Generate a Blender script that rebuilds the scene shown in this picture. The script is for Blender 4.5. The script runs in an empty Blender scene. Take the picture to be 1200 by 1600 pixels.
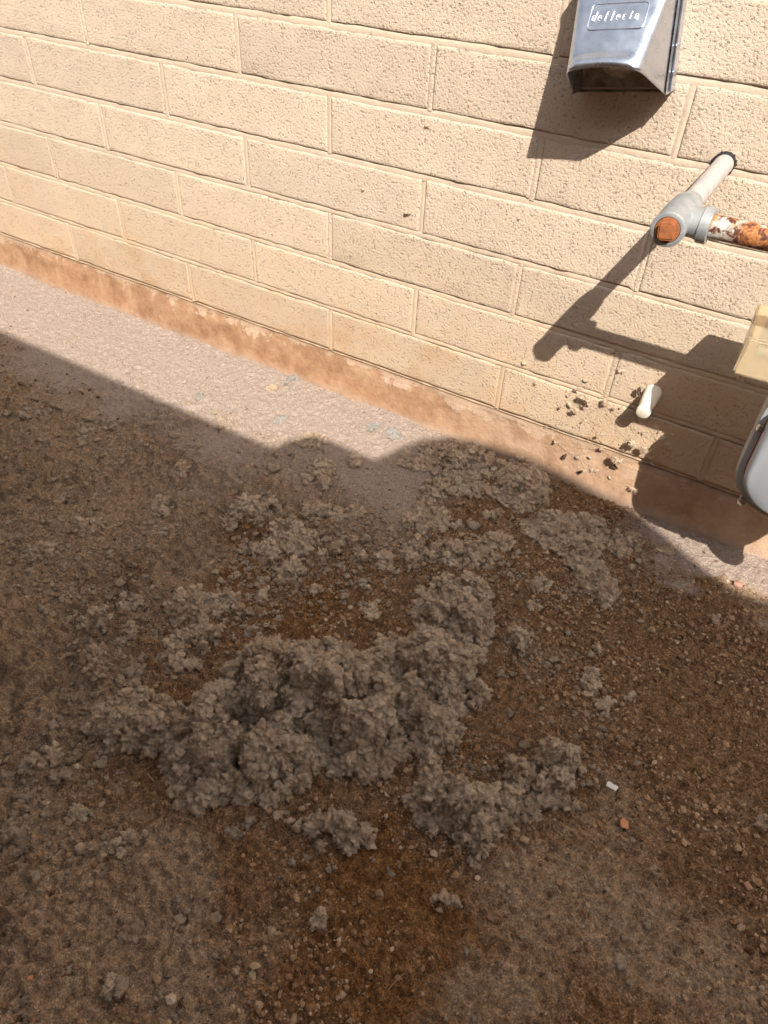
import bpy, bmesh, math, random
import numpy as np
from mathutils import Vector, Matrix

S = bpy.context.scene
COL = S.collection
# ------------------------------------------------------------------ camera, sky, sun, exposure
cam_d = bpy.data.cameras.new('camera'); cam = bpy.data.objects.new('camera', cam_d); COL.objects.link(cam)
cam_d.sensor_fit = 'VERTICAL'; cam_d.sensor_height = 24.0; cam_d.sensor_width = 24.0; cam_d.lens = 17.046
cam_d.clip_start = 0.02; cam_d.clip_end = 300
Rm = ((0.8498766, 0.5253167, 0.0418579), (0.3738962, -0.5451126, -0.7503692), (-0.3713642, 0.6533717, -0.6596923))
M3 = Matrix(((Rm[0][0], -Rm[1][0], -Rm[2][0]), (Rm[0][1], -Rm[1][1], -Rm[2][1]), (Rm[0][2], -Rm[1][2], -Rm[2][2])))
cam.matrix_world = Matrix.Translation((1.04112, -1.19258, 0.80538)) @ M3.to_4x4()
S.camera = cam
SUN = Vector((0.701, -1.0, 1.219)).normalized()            # direction towards the sun
world = bpy.data.worlds.new('World'); S.world = world; world.use_nodes = True
wn = world.node_tree; bg = wn.nodes['Background']
sky = wn.nodes.new('ShaderNodeTexSky'); sky.sky_type = 'NISHITA'; sky.sun_disc = False
sky.sun_elevation = math.asin(SUN.z); sky.sun_rotation = math.atan2(SUN.x, SUN.y)
sky.dust_density = 2.5; sky.air_density = 1.0; sky.ozone_density = 1.0
hs = wn.nodes.new('ShaderNodeHueSaturation'); hs.inputs['Saturation'].default_value = 0.15
wn.links.new(sky.outputs[0], hs.inputs['Color']); wn.links.new(hs.outputs[0], bg.inputs[0]); bg.inputs[1].default_value = 0.10
sun_d = bpy.data.lights.new('sun', 'SUN'); sun_d.energy = 4.0; sun_d.angle = math.radians(0.45); sun_d.color = (1.0, 0.93, 0.82)
sun_o = bpy.data.objects.new('sun', sun_d); COL.objects.link(sun_o)
sun_o.rotation_euler = SUN.to_track_quat('Z', 'Y').to_euler()
S.view_settings.view_transform = 'Standard'; S.view_settings.look = 'None'
S.view_settings.gamma = 1.0; S.view_settings.use_curve_mapping = False
S.view_settings.exposure = 0.93
GZ = -0.102                                                  # ground level under the wall (wall course 1 starts at z = 0)

CLUMPS = [
 ('large grey-brown lint heap, the biggest on the dirt, with dark hollows', [(0.4143,-0.9393),(0.4115,-0.8978),(0.4233,-0.8389),(0.4537,-0.8254),(0.5215,-0.8129),(0.5332,-0.7663),(0.5142,-0.7239),(0.5377,-0.672),(0.5929,-0.6307),(0.6437,-0.6044),(0.6891,-0.6078),(0.6899,-0.554),(0.7189,-0.5207),(0.7654,-0.5052),(0.8157,-0.4944),(0.8455,-0.4835),(0.8434,-0.5197),(0.8423,-0.5689),(0.8684,-0.5476),(0.8786,-0.5648),(0.8567,-0.6176),(0.8739,-0.6606),(0.8515,-0.6834),(0.8274,-0.7162),(0.8168,-0.7593),(0.7828,-0.7835),(0.7396,-0.7944),(0.7282,-0.8481),(0.683,-0.8875),(0.6544,-0.8909),(0.6515,-0.9276),(0.6065,-0.9321),(0.562,-0.9036),(0.5431,-0.8961),(0.4964,-0.9188),(0.4611,-0.9305)], 0.082, 0.0098),
 ('tall rounded lint mound joined to the upper right end of the biggest heap', [(0.7034,-0.493),(0.6889,-0.451),(0.6942,-0.4125),(0.7073,-0.382),(0.7522,-0.3644),(0.7917,-0.3767),(0.8164,-0.4239),(0.8439,-0.4681),(0.8154,-0.4916),(0.7629,-0.4991),(0.729,-0.5109)], 0.056, 0.0098),
 ('forked lint clump below the right end of the biggest heap, its point towards the camera', [(0.8577,-0.7231),(0.8584,-0.768),(0.88,-0.7841),(0.9113,-0.786),(0.9341,-0.778),(0.9558,-0.7963),(0.9706,-0.7984),(0.9761,-0.7851),(0.982,-0.7612),(0.9756,-0.7417),(0.9857,-0.7255),(0.994,-0.7143),(1.0092,-0.6986),(1.0047,-0.6814),(0.9682,-0.6865),(0.9378,-0.6904),(0.9151,-0.7051),(0.8947,-0.7077),(0.8817,-0.7193),(0.8623,-0.7014)], 0.05, 0.0092),
 ('rounded lint clump right of the forked one, above the white paper scrap', [(0.9421,-0.6493),(0.9485,-0.6694),(0.97,-0.6905),(1.0039,-0.686),(1.0226,-0.6667),(1.0476,-0.6637),(1.0513,-0.643),(1.0431,-0.6326),(1.0286,-0.6293),(1.0346,-0.5969),(1.0206,-0.5788),(0.9839,-0.5758),(0.9656,-0.6054),(0.9484,-0.6317)], 0.05, 0.0092),
 ('narrow neck of lint between the biggest heap and the forked clump', [(0.8304,-0.6874),(0.854,-0.666),(0.87,-0.6958),(0.8659,-0.7205),(0.8515,-0.7245)], 0.02, 0.009),
 ('low lint clump with a small hump in front of the biggest heap', [(0.7396,-0.8746),(0.7635,-0.8572),(0.7828,-0.8259),(0.8041,-0.8211),(0.8306,-0.8246),(0.848,-0.8268),(0.8487,-0.8441),(0.8241,-0.8637),(0.806,-0.8717),(0.7914,-0.8848),(0.7652,-0.8821)], 0.032, 0.01),
 ('tiny lint ball left of the low humped clump in front of the biggest heap', [(0.7361,-0.8616),(0.7343,-0.8663),(0.735,-0.8699),(0.7344,-0.8761),(0.728,-0.8781),(0.7244,-0.8727),(0.7184,-0.8731),(0.7188,-0.8683),(0.7193,-0.8642),(0.722,-0.8602),(0.7272,-0.8596),(0.7323,-0.8588)], 0.018, 0.007),
 ('lint ridge on the left, the upper one of two beside the rusty dirt patch', [(0.3551,-0.6919),(0.3748,-0.645),(0.4064,-0.6151),(0.4408,-0.6057),(0.4694,-0.6285),(0.4459,-0.654),(0.4224,-0.6905),(0.3954,-0.7148)], 0.03, 0.009),
 ('lint ridge on the left, the lower one of two, just above the biggest heap', [(0.4115,-0.7644),(0.4086,-0.7275),(0.434,-0.6715),(0.4721,-0.6712),(0.4876,-0.7197),(0.4793,-0.7567),(0.4608,-0.7814),(0.4359,-0.7784)], 0.045, 0.0092),
 ('mushroom shaped lint tuft with a dark underside left of the two ridges', [(0.332,-0.7074),(0.3276,-0.719),(0.3408,-0.73),(0.323,-0.7312),(0.3154,-0.7334),(0.3056,-0.7366),(0.2952,-0.7321),(0.282,-0.7242),(0.2863,-0.7125),(0.2961,-0.7054),(0.3083,-0.7061),(0.3182,-0.706)], 0.03, 0.009),
 ('loose lint tuft between the mushroom shaped tuft and the biggest heap', [(0.3789,-0.7614),(0.3932,-0.7638),(0.3905,-0.7766),(0.3981,-0.7915),(0.3891,-0.8045),(0.3725,-0.8063),(0.3556,-0.8036),(0.3466,-0.7893),(0.3529,-0.7756),(0.3488,-0.7637),(0.3564,-0.7539),(0.3695,-0.7541)], 0.022, 0.009),
 ('flat lint patch left of the loose tuft, on the grey dust', [(0.3049,-0.7539),(0.3124,-0.76),(0.3117,-0.7722),(0.3054,-0.7843),(0.2949,-0.7901),(0.2865,-0.7909),(0.2716,-0.8014),(0.2704,-0.7882),(0.2696,-0.7774),(0.2778,-0.7673),(0.2828,-0.7509),(0.2964,-0.7475)], 0.012, 0.008),
 ('upright lint tuft at the far left end of the biggest heap', [(0.3487,-0.8474),(0.3401,-0.8278),(0.3522,-0.8141),(0.3769,-0.8218),(0.3915,-0.8437),(0.3831,-0.86),(0.3636,-0.8581)], 0.03, 0.009),
 ('wedge shaped lint tuft alone at the lower left, ribbed on its face', [(0.3983,-0.9933),(0.4064,-0.9735),(0.4198,-0.9534),(0.4361,-0.9575),(0.4428,-0.9807),(0.442,-0.9952),(0.421,-1.0003)], 0.026, 0.009),
 ('small flat lint tuft below the left end of the biggest heap', [(0.5352,-0.9859),(0.5346,-0.9931),(0.5344,-0.9993),(0.5296,-1.0075),(0.521,-1.0135),(0.5128,-1.0165),(0.5073,-1.015),(0.5035,-1.0115),(0.5047,-1.0043),(0.5133,-0.9977),(0.5187,-0.9865),(0.5248,-0.9918)], 0.014, 0.008),
 ('straggling row of low lint tufts near the lower left corner', [(0.5556,-1.0347),(0.5626,-1.0163),(0.5835,-1.0001),(0.6014,-0.9753),(0.6177,-0.959),(0.6236,-0.9705),(0.6,-0.995),(0.6033,-1.0085),(0.5827,-1.0245),(0.5691,-1.0368)], 0.014, 0.008),
 ('long lint mound by the wall, highest on the slope under the shadow edge', [(0.4629,-0.1431),(0.4742,-0.0891),(0.4951,-0.0549),(0.5687,-0.0145),(0.6352,-0.0228),(0.7072,0.0167),(0.7557,-0.0295),(0.7807,-0.0916),(0.7484,-0.1592),(0.6926,-0.1453),(0.6368,-0.1721),(0.5801,-0.2182),(0.5484,-0.195),(0.5755,-0.1445),(0.4965,-0.1588)], 0.036, 0.0092),
 ('dark rounded end of lint beside the concrete footing', [(0.7712,-0.0602),(0.7675,-0.0886),(0.7551,-0.1117),(0.7269,-0.0984),(0.708,-0.101),(0.6765,-0.0966),(0.6564,-0.064),(0.6874,-0.044),(0.6863,-0.0153),(0.7121,-0.0241),(0.7349,-0.0106),(0.7589,-0.0304)], 0.036, 0.011),
 ('short lint bridge under the long mound by the wall', [(0.6189,-0.2244),(0.6245,-0.2394),(0.6188,-0.2522),(0.613,-0.2641),(0.6019,-0.2773),(0.585,-0.2717),(0.5726,-0.2562),(0.5813,-0.2375),(0.5676,-0.2167),(0.5877,-0.2186),(0.5965,-0.2121),(0.606,-0.2202)], 0.022, 0.009),
 ('flat wide lint clump below the long mound, with a dark front edge', [(0.5639,-0.3104),(0.5838,-0.2663),(0.6195,-0.2307),(0.6632,-0.2229),(0.6824,-0.2528),(0.6517,-0.2905),(0.6006,-0.3191)], 0.022, 0.009),
 ('crumbly lint carpet in the middle between the mounds', [(0.6022,-0.3672),(0.6208,-0.3305),(0.6713,-0.3022),(0.7177,-0.2787),(0.7683,-0.2839),(0.7603,-0.3274),(0.7202,-0.3469),(0.6786,-0.3638),(0.6398,-0.3863)], 0.018, 0.009),
 ('small sausage of lint left of the big right hand chain', [(0.7596,-0.1828),(0.7468,-0.1947),(0.7497,-0.2073),(0.7325,-0.2152),(0.7186,-0.21),(0.697,-0.2173),(0.6961,-0.2049),(0.6989,-0.1944),(0.7031,-0.1827),(0.7175,-0.1699),(0.7328,-0.1791),(0.7425,-0.1813)], 0.02, 0.009),
 ('short lint lump under the sausage of lint on the right', [(0.7678,-0.2366),(0.7744,-0.2484),(0.7653,-0.2632),(0.7521,-0.2705),(0.7411,-0.2725),(0.73,-0.2742),(0.7154,-0.2722),(0.7187,-0.2566),(0.7227,-0.2428),(0.7374,-0.2393),(0.7465,-0.2331),(0.7587,-0.23)], 0.018, 0.009),
 ('broad lint clump at the head of the chain right of the middle', [(0.7575,-0.1858),(0.7812,-0.1187),(0.8393,-0.1013),(0.8901,-0.0841),(0.9118,-0.1227),(0.9103,-0.1785),(0.8609,-0.2238),(0.8098,-0.2188)], 0.036, 0.009),
 ('lint tuft with a flat top at the right end of the broad clump', [(0.9122,-0.1401),(0.9198,-0.1079),(0.9373,-0.0747),(0.9624,-0.0851),(0.9697,-0.1212),(0.9533,-0.1523),(0.9272,-0.1561)], 0.028, 0.009),
 ('heavy lint clump hanging down the chain on the right', [(0.8718,-0.2217),(0.8889,-0.1866),(0.9287,-0.1986),(0.964,-0.2251),(0.9777,-0.2603),(0.9629,-0.2993),(0.9315,-0.2826),(0.9055,-0.2645),(0.888,-0.2488)], 0.04, 0.011),
 ('small round lint ball right of the heavy hanging clump', [(0.9768,-0.1708),(0.9777,-0.1783),(0.9786,-0.1881),(0.9719,-0.1897),(0.967,-0.1912),(0.963,-0.1871),(0.9611,-0.1814),(0.9604,-0.1759),(0.9583,-0.1669),(0.9634,-0.1625),(0.9687,-0.1625),(0.9761,-0.1597)], 0.016, 0.006),
 ('faint small lint tuft on bare dirt near the sunlit ground patch', [(1.0227,-0.0854),(1.0257,-0.0938),(1.021,-0.1031),(1.0137,-0.106),(1.0082,-0.1074),(1.0015,-0.1086),(0.9974,-0.1025),(0.9938,-0.0936),(0.9977,-0.0825),(1.0063,-0.0791),(1.0123,-0.0813),(1.0207,-0.0762)], 0.012, 0.006),
 ('lone lint ball left of the heavy hanging clump', [(0.8645,-0.2973),(0.8658,-0.3066),(0.8633,-0.3157),(0.858,-0.3234),(0.8498,-0.3301),(0.841,-0.3256),(0.8374,-0.3156),(0.8408,-0.3063),(0.8346,-0.2941),(0.8464,-0.2955),(0.8519,-0.2879),(0.8608,-0.2877)], 0.018, 0.007),
 ('thin smear of lint below the lone ball', [(0.8732,-0.3546),(0.8647,-0.3605),(0.8649,-0.3673),(0.8527,-0.3693),(0.8449,-0.3676),(0.8362,-0.368),(0.8365,-0.3633),(0.8335,-0.3591),(0.8406,-0.3546),(0.8485,-0.3502),(0.8587,-0.3491),(0.8708,-0.3487)], 0.01, 0.006),
 ('single compact lint tuft right of the tall mound', [(0.8921,-0.4346),(0.8967,-0.4427),(0.887,-0.4495),(0.885,-0.4653),(0.8725,-0.4634),(0.8657,-0.4569),(0.8588,-0.4518),(0.8506,-0.4422),(0.8601,-0.4311),(0.8715,-0.4277),(0.8808,-0.423),(0.8917,-0.4233)], 0.022, 0.008),
 ('upper link of the twisted lint strand on the bare dirt', [(0.9962,-0.3762),(0.9951,-0.3894),(0.9956,-0.4011),(0.992,-0.4107),(0.9842,-0.4056),(0.9756,-0.4083),(0.9693,-0.3941),(0.9695,-0.3799),(0.9708,-0.369),(0.9731,-0.3561),(0.9815,-0.3562),(0.9914,-0.3588)], 0.02, 0.007),
 ('lower link of the twisted lint strand on the bare dirt', [(1.0087,-0.4489),(1.0094,-0.4669),(1.0022,-0.473),(0.9976,-0.4875),(0.9904,-0.4779),(0.9867,-0.4645),(0.9814,-0.4527),(0.979,-0.4333),(0.9883,-0.431),(0.9931,-0.4274),(1.0,-0.4196),(1.0025,-0.4381)], 0.02, 0.007),
 ('pale bluish lint ball under the twisted strand', [(1.041,-0.478),(1.0384,-0.4863),(1.0389,-0.4941),(1.0336,-0.4974),(1.0286,-0.4992),(1.0247,-0.495),(1.016,-0.4944),(1.0173,-0.4844),(1.0226,-0.479),(1.0247,-0.471),(1.0308,-0.4694),(1.0369,-0.4714)], 0.02, 0.007),
 ('pea sized lint tuft right of the twisted strand', [(1.0623,-0.4392),(1.0577,-0.4455),(1.0565,-0.4487),(1.0549,-0.4537),(1.0509,-0.4548),(1.0483,-0.4523),(1.0436,-0.4515),(1.0462,-0.4459),(1.0482,-0.4425),(1.0499,-0.4376),(1.0545,-0.4333),(1.0581,-0.4368)], 0.01, 0.005),
 ('arched lint tuft in the middle with a tail pointing down', [(0.4943,-0.4509),(0.5102,-0.4244),(0.5132,-0.3983),(0.5284,-0.3838),(0.5532,-0.405),(0.5781,-0.4454),(0.5602,-0.4482),(0.5313,-0.4451),(0.5164,-0.4628)], 0.03, 0.009),
 ('comma shaped lint tuft right of the arched tuft', [(0.6402,-0.4158),(0.6359,-0.4256),(0.6232,-0.4286),(0.6122,-0.434),(0.5932,-0.4344),(0.5922,-0.418),(0.5725,-0.4089),(0.581,-0.3994),(0.5886,-0.3906),(0.6041,-0.3858),(0.6207,-0.3956),(0.6315,-0.4051)], 0.022, 0.008),
 ('upright oval lint tuft below the arched tuft', [(0.639,-0.4823),(0.6427,-0.4997),(0.6534,-0.5129),(0.6578,-0.5292),(0.6476,-0.535),(0.6326,-0.5337),(0.6172,-0.5193),(0.6031,-0.5053),(0.6,-0.4901),(0.5913,-0.4693),(0.6089,-0.4715),(0.6237,-0.4789)], 0.028, 0.009),
 ('knobbly lint clump left of the middle beside the rusty patch', [(0.4597,-0.5369),(0.4545,-0.509),(0.4726,-0.4872),(0.5001,-0.4967),(0.5126,-0.5246),(0.4993,-0.5495),(0.4798,-0.5521)], 0.026, 0.009),
 ('pale flat lint tuft above the rusty dirt patch', [(0.4322,-0.4917),(0.4374,-0.498),(0.4358,-0.5072),(0.4288,-0.5157),(0.418,-0.5231),(0.4067,-0.5201),(0.3927,-0.5186),(0.3896,-0.5068),(0.3972,-0.4954),(0.4045,-0.4852),(0.4173,-0.4852),(0.4319,-0.4774)], 0.016, 0.008),
 ('small lint tuft lying on the rusty dirt patch', [(0.4814,-0.5766),(0.4881,-0.5831),(0.4919,-0.5928),(0.4858,-0.5972),(0.4788,-0.5993),(0.4708,-0.5933),(0.4624,-0.5894),(0.4564,-0.5806),(0.4614,-0.5748),(0.4652,-0.5716),(0.4677,-0.5629),(0.4757,-0.5728)], 0.014, 0.006),
 ('tiny pale lint ball on bare dirt below the arched tuft', [(0.5537,-0.5232),(0.5565,-0.5286),(0.5523,-0.5328),(0.5518,-0.5389),(0.5459,-0.5382),(0.5401,-0.5397),(0.5359,-0.5352),(0.5378,-0.5296),(0.537,-0.5254),(0.5376,-0.5191),(0.5439,-0.5204),(0.5486,-0.5209)], 0.01, 0.005),
 ('low lint ridge left of the middle, the lower of two close together', [(0.4987,-0.331),(0.5177,-0.3373),(0.4823,-0.3564),(0.4655,-0.372),(0.442,-0.3769),(0.4145,-0.3867),(0.4036,-0.3792),(0.3883,-0.3705),(0.4283,-0.3509),(0.4439,-0.3367),(0.4647,-0.3335),(0.4975,-0.3174)], 0.018, 0.009),
 ('ragged lint patch in the upper middle under the two ridges', [(0.4633,-0.4444),(0.4972,-0.458),(0.4617,-0.4703),(0.4406,-0.4827),(0.4073,-0.494),(0.3921,-0.475),(0.384,-0.4631),(0.3872,-0.4508),(0.3836,-0.4334),(0.4104,-0.4233),(0.4384,-0.425),(0.4786,-0.419)], 0.018, 0.009),
 ('ragged lint tuft high in the middle under the shadow edge', [(0.39,-0.2701),(0.4051,-0.2858),(0.404,-0.3052),(0.3868,-0.3117),(0.3689,-0.3141),(0.3479,-0.308),(0.3398,-0.2873),(0.333,-0.2703),(0.3349,-0.253),(0.3418,-0.2316),(0.3663,-0.2331),(0.3876,-0.2476)], 0.018, 0.009),
 ('flat lint tuft nearest the dip of the shadow edge', [(0.3283,-0.1654),(0.3122,-0.1865),(0.3124,-0.1981),(0.2987,-0.2109),(0.2813,-0.2225),(0.2696,-0.2171),(0.2494,-0.2207),(0.2638,-0.2018),(0.258,-0.1905),(0.2702,-0.1718),(0.293,-0.162),(0.3077,-0.167)], 0.012, 0.008),
 ('small lint tuft right under the dip of the shadow edge', [(0.4127,-0.1833),(0.4191,-0.1931),(0.4169,-0.2032),(0.4117,-0.2107),(0.4036,-0.2172),(0.393,-0.2111),(0.3888,-0.2),(0.381,-0.1918),(0.3774,-0.1786),(0.39,-0.1778),(0.3972,-0.1775),(0.4067,-0.1723)], 0.014, 0.007),
 ('lint tuft at the left of the upper middle ridges', [(0.3664,-0.39),(0.3677,-0.4031),(0.3581,-0.4132),(0.3572,-0.4278),(0.3424,-0.4336),(0.3329,-0.4222),(0.326,-0.4178),(0.3139,-0.4119),(0.3147,-0.3987),(0.3272,-0.3902),(0.3398,-0.3865),(0.3518,-0.3877)], 0.014, 0.008),
 ('long low lint ridge on the grey dust left of the middle', [(0.2977,-0.4849),(0.2899,-0.4512),(0.3109,-0.4211),(0.3405,-0.4008),(0.3646,-0.4065),(0.3691,-0.4274),(0.344,-0.4701),(0.3292,-0.4969)], 0.024, 0.009),
 ('curved lint ridge far left on the grey dust', [(0.1372,-0.6057),(0.1243,-0.6265),(0.1243,-0.6355),(0.118,-0.648),(0.1035,-0.6519),(0.0918,-0.6569),(0.0852,-0.6528),(0.0687,-0.6528),(0.0819,-0.6375),(0.0882,-0.6247),(0.1027,-0.612),(0.1207,-0.6052)], 0.018, 0.008),
 ('lint tuft further left, left end of the curved ridge', [(0.1103,-0.7025),(0.1208,-0.7019),(0.12,-0.7136),(0.1082,-0.7244),(0.1014,-0.7387),(0.0903,-0.7416),(0.0856,-0.7354),(0.0755,-0.7352),(0.0846,-0.7214),(0.0868,-0.7112),(0.0958,-0.7008),(0.1083,-0.6899)], 0.016, 0.008),
 ('lint tuft above the long low ridge on the grey dust', [(0.1906,-0.5064),(0.2035,-0.5129),(0.2071,-0.5257),(0.1972,-0.534),(0.1841,-0.5348),(0.1715,-0.5343),(0.1576,-0.529),(0.1584,-0.5163),(0.1481,-0.5032),(0.158,-0.4941),(0.1737,-0.4986),(0.1871,-0.4898)], 0.014, 0.008),
 ('small dark lint lump on the grey dust near the shadow edge', [(0.1478,-0.4078),(0.1513,-0.4154),(0.1412,-0.4233),(0.1372,-0.4297),(0.129,-0.4298),(0.1218,-0.4323),(0.1156,-0.4301),(0.1131,-0.4248),(0.1114,-0.4175),(0.1212,-0.4129),(0.1285,-0.4047),(0.1398,-0.4031)], 0.012, 0.006),
 ('oval lint lump lying alone on the dirt near the bottom edge', [(0.8569,-0.9357),(0.8536,-0.9404),(0.8541,-0.9434),(0.8513,-0.9478),(0.8457,-0.9501),(0.8403,-0.9507),(0.8384,-0.9475),(0.837,-0.9445),(0.84,-0.9404),(0.8424,-0.9353),(0.8485,-0.9347),(0.852,-0.9358)], 0.016, 0.006),
 ('shreds of lint near the bottom left corner', [(0.7042,-1.1109),(0.7056,-1.1153),(0.7072,-1.1195),(0.7056,-1.1234),(0.7007,-1.1247),(0.6944,-1.1248),(0.6915,-1.119),(0.6891,-1.1156),(0.6837,-1.1102),(0.6878,-1.107),(0.6933,-1.1058),(0.6993,-1.1076)], 0.01, 0.006),
 ('shreds of lint right of the orange brown dirt at the bottom', [(0.9689,-0.8391),(0.9709,-0.8426),(0.9649,-0.8461),(0.9584,-0.8482),(0.9528,-0.8479),(0.9446,-0.849),(0.9401,-0.8459),(0.9438,-0.841),(0.9479,-0.8361),(0.9567,-0.8354),(0.9647,-0.8327),(0.9699,-0.835)], 0.01, 0.006),
 ('lint tuft at the right edge of the photo', [(1.267,-0.5378),(1.268,-0.5422),(1.2658,-0.548),(1.2611,-0.5508),(1.2558,-0.5566),(1.2536,-0.5509),(1.2527,-0.547),(1.2525,-0.5428),(1.2523,-0.536),(1.2575,-0.5305),(1.2625,-0.5319),(1.2669,-0.5323)], 0.014, 0.006),
 ('pale thin lint tuft on the gravel upper right', [(1.1345,-0.2095),(1.1368,-0.2134),(1.1325,-0.2169),(1.1306,-0.2213),(1.1264,-0.2252),(1.123,-0.2226),(1.119,-0.2198),(1.1192,-0.2131),(1.1228,-0.2076),(1.1272,-0.2063),(1.1311,-0.2018),(1.1331,-0.2064)], 0.008, 0.005),
 ('bluish grey lint flake lying on the sunlit strip by the footing', [(0.1205,-0.0006),(0.1263,-0.011),(0.1244,-0.0266),(0.1216,-0.0387),(0.1191,-0.0565),(0.11,-0.0486),(0.101,-0.0573),(0.1016,-0.0394),(0.1005,-0.0305),(0.098,-0.0173),(0.1029,-0.0024),(0.1118,-0.0025)], 0.012, 0.005),
 ('small bluish grey lint flake left of the larger flakes by the footing', [(0.0997,-0.0701),(0.1037,-0.0751),(0.1024,-0.0816),(0.1017,-0.0915),(0.0919,-0.0934),(0.0833,-0.0915),(0.0772,-0.0862),(0.0754,-0.0789),(0.0808,-0.0733),(0.0785,-0.0621),(0.0883,-0.0602),(0.0954,-0.0657)], 0.01, 0.005),
 ('small grey lint flake on the sunlit strip', [(-0.0176,-0.1869),(-0.0123,-0.1897),(-0.0139,-0.1948),(-0.0157,-0.2007),(-0.0221,-0.2033),(-0.0275,-0.1992),(-0.0307,-0.1962),(-0.0375,-0.1935),(-0.0386,-0.1867),(-0.0326,-0.1822),(-0.0257,-0.1817),(-0.0204,-0.1833)], 0.009, 0.0045),
 ('grey lint flake near the tip of the sunlit strip', [(0.1887,-0.1474),(0.1943,-0.1553),(0.1903,-0.166),(0.1905,-0.1735),(0.1877,-0.1808),(0.1818,-0.1827),(0.1741,-0.1854),(0.1732,-0.1728),(0.1717,-0.1656),(0.1668,-0.1531),(0.1771,-0.1546),(0.1813,-0.1478)], 0.01, 0.005),
 ('grey lint flake in the notch of the sunlit strip', [(0.4442,-0.0729),(0.4435,-0.0808),(0.4302,-0.0826),(0.4254,-0.0941),(0.4092,-0.0895),(0.4025,-0.0807),(0.3871,-0.0749),(0.4011,-0.069),(0.3962,-0.0574),(0.4115,-0.0545),(0.4239,-0.0642),(0.4342,-0.0668)], 0.012, 0.005),
 ('smaller grey lint flake left of the notch on the sunlit strip', [(0.3768,-0.0669),(0.3834,-0.0724),(0.3756,-0.0785),(0.376,-0.0889),(0.3671,-0.0917),(0.36,-0.0871),(0.3558,-0.0817),(0.3485,-0.076),(0.3569,-0.0695),(0.3611,-0.0655),(0.3661,-0.0591),(0.3734,-0.0605)], 0.01, 0.005),
]
DUST_AND_SUNLIT = [(-0.216, -0.568, 0.337, 1.0), (0.069, -0.496, 0.249, 1.0), (0.145, -0.839, 0.266, 1.0), (0.34, -0.986, 0.192, 1.0), (0.486, -1.095, 0.153, 0.9), (0.606, -1.102, 0.108, 0.8), (0.599, -1.18, 0.081, 0.7), (0.128, -0.38, 0.194, 0.9), (0.28, -0.325, 0.14, 0.6), (0.654, -0.969, 0.094, 0.7), (0.745, -0.872, 0.048, 0.5), (-0.24, -0.14, 0.233, 0.9), (0.137, -0.146, 0.171, 0.8), (-0.665, -0.113, 0.205, 0.9), (0.434, -0.085, 0.082, 0.6), (0.94, -0.476, 0.087, 0.55), (1.055, -0.519, 0.1, 0.6), (1.072, -0.599, 0.06, 0.5), (1.155, -0.727, 0.083, 0.5), (1.065, -0.767, 0.061, 0.5), (1.242, -0.78, 0.098, 0.5), (1.034, -0.911, 0.055, 0.4), (0.818, -0.967, 0.036, 0.5), (0.595, -0.157, 0.076, 0.3), (0.422, -0.39, 0.107, 0.5), (0.585, -0.382, 0.08, 0.25), (0.796, -1.062, 0.061, 0.4), (1.099, -0.073, 0.081, 1.0), (1.17, -0.1, 0.078, 1.0), (1.171, -0.781, 0.144, 0.45), (1.261, -0.708, 0.088, 0.3), (1.066, -0.808, 0.089, 0.35), (0.998, -0.748, 0.048, 0.4), (1.005, -0.93, 0.062, 0.5), (0.748, -1.049, 0.106, 0.7), (1.122, -0.619, 0.075, 0.5), (-0.398, -0.254, 0.184, 1.0), (-0.014, -0.121, 0.149, 1.0), (0.267, -0.084, 0.113, 1.0), (-0.877, -0.071, 0.18, 1.0), (0.389, -0.117, 0.082, 0.9), (0.886, -0.424, 0.061, 0.4)]  # dust cover; splats under the meter also lighten the sunlit ground there
RUST = [(0.358, -0.565, 0.056, 0.9), (0.419, -0.57, 0.054, 0.6), (0.866, -0.851, 0.07, 0.8), (0.881, -0.918, 0.074, 0.9), (0.951, -0.92, 0.078, 1.0), (0.893, -0.987, 0.062, 0.6), (0.551, -0.584, 0.062, 0.6), (0.871, -0.639, 0.054, 0.4), (0.749, -0.986, 0.052, 0.5), (0.522, -0.157, 0.052, 0.4), (0.588, -0.509, 0.064, 0.4), (1.006, -0.87, 0.051, 0.5), (0.507, -0.789, 0.047, 0.4), (0.696, -0.134, 0.062, 0.5), (0.793, -0.044, 0.063, 0.5)]
LUMPY = [(-0.216, -0.568, 0.389, 1.0), (0.139, -0.562, 0.296, 1.0), (0.259, -0.34, 0.204, 0.8), (0.2, -0.88, 0.294, 1.0), (0.519, -0.979, 0.18, 1.0), (0.517, -1.118, 0.148, 0.9), (0.666, -1.064, 0.116, 0.6), (0.411, -0.376, 0.144, 0.6), (0.074, -0.222, 0.196, 0.6), (0.632, -0.35, 0.114, 0.5)]
SPOT = {'paper': (1.0756, -0.6011), 'leaf': (1.1058, -0.6405), 'pinkstone': (1.1417, -0.1100), 'tanstone': (1.0059, -0.7294), 'twig1': (0.5567, -0.9198), 'straw1': (0.9017, -0.2842), 'straw2': (0.8803, -0.2679), 'twig2': (0.9306, -0.5301), 'twig3': (0.9497, -0.9471), 'twig4': (0.1526, -0.2825), 'curl': (1.2500, -0.4890), 'st2': (1.1649, -0.5831), 'st3': (0.6163, -1.1551), 'st4': (0.6604, -1.1141), 'st5': (0.8165, -0.9947), 'st6': (0.8630, -0.8968), 'st7': (1.2572, -0.6338), 'st8': (0.8740, -0.6835), 'st9': (0.4802, -0.8135)}
WALL_SPOTS = [(0.2809, 0.3621), (0.3778, 0.3422), (0.5943, 0.3782), (0.4057, 0.4892), (0.6481, 0.1223), (0.8284, 0.1662), (0.6770, 0.0879)]
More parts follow.
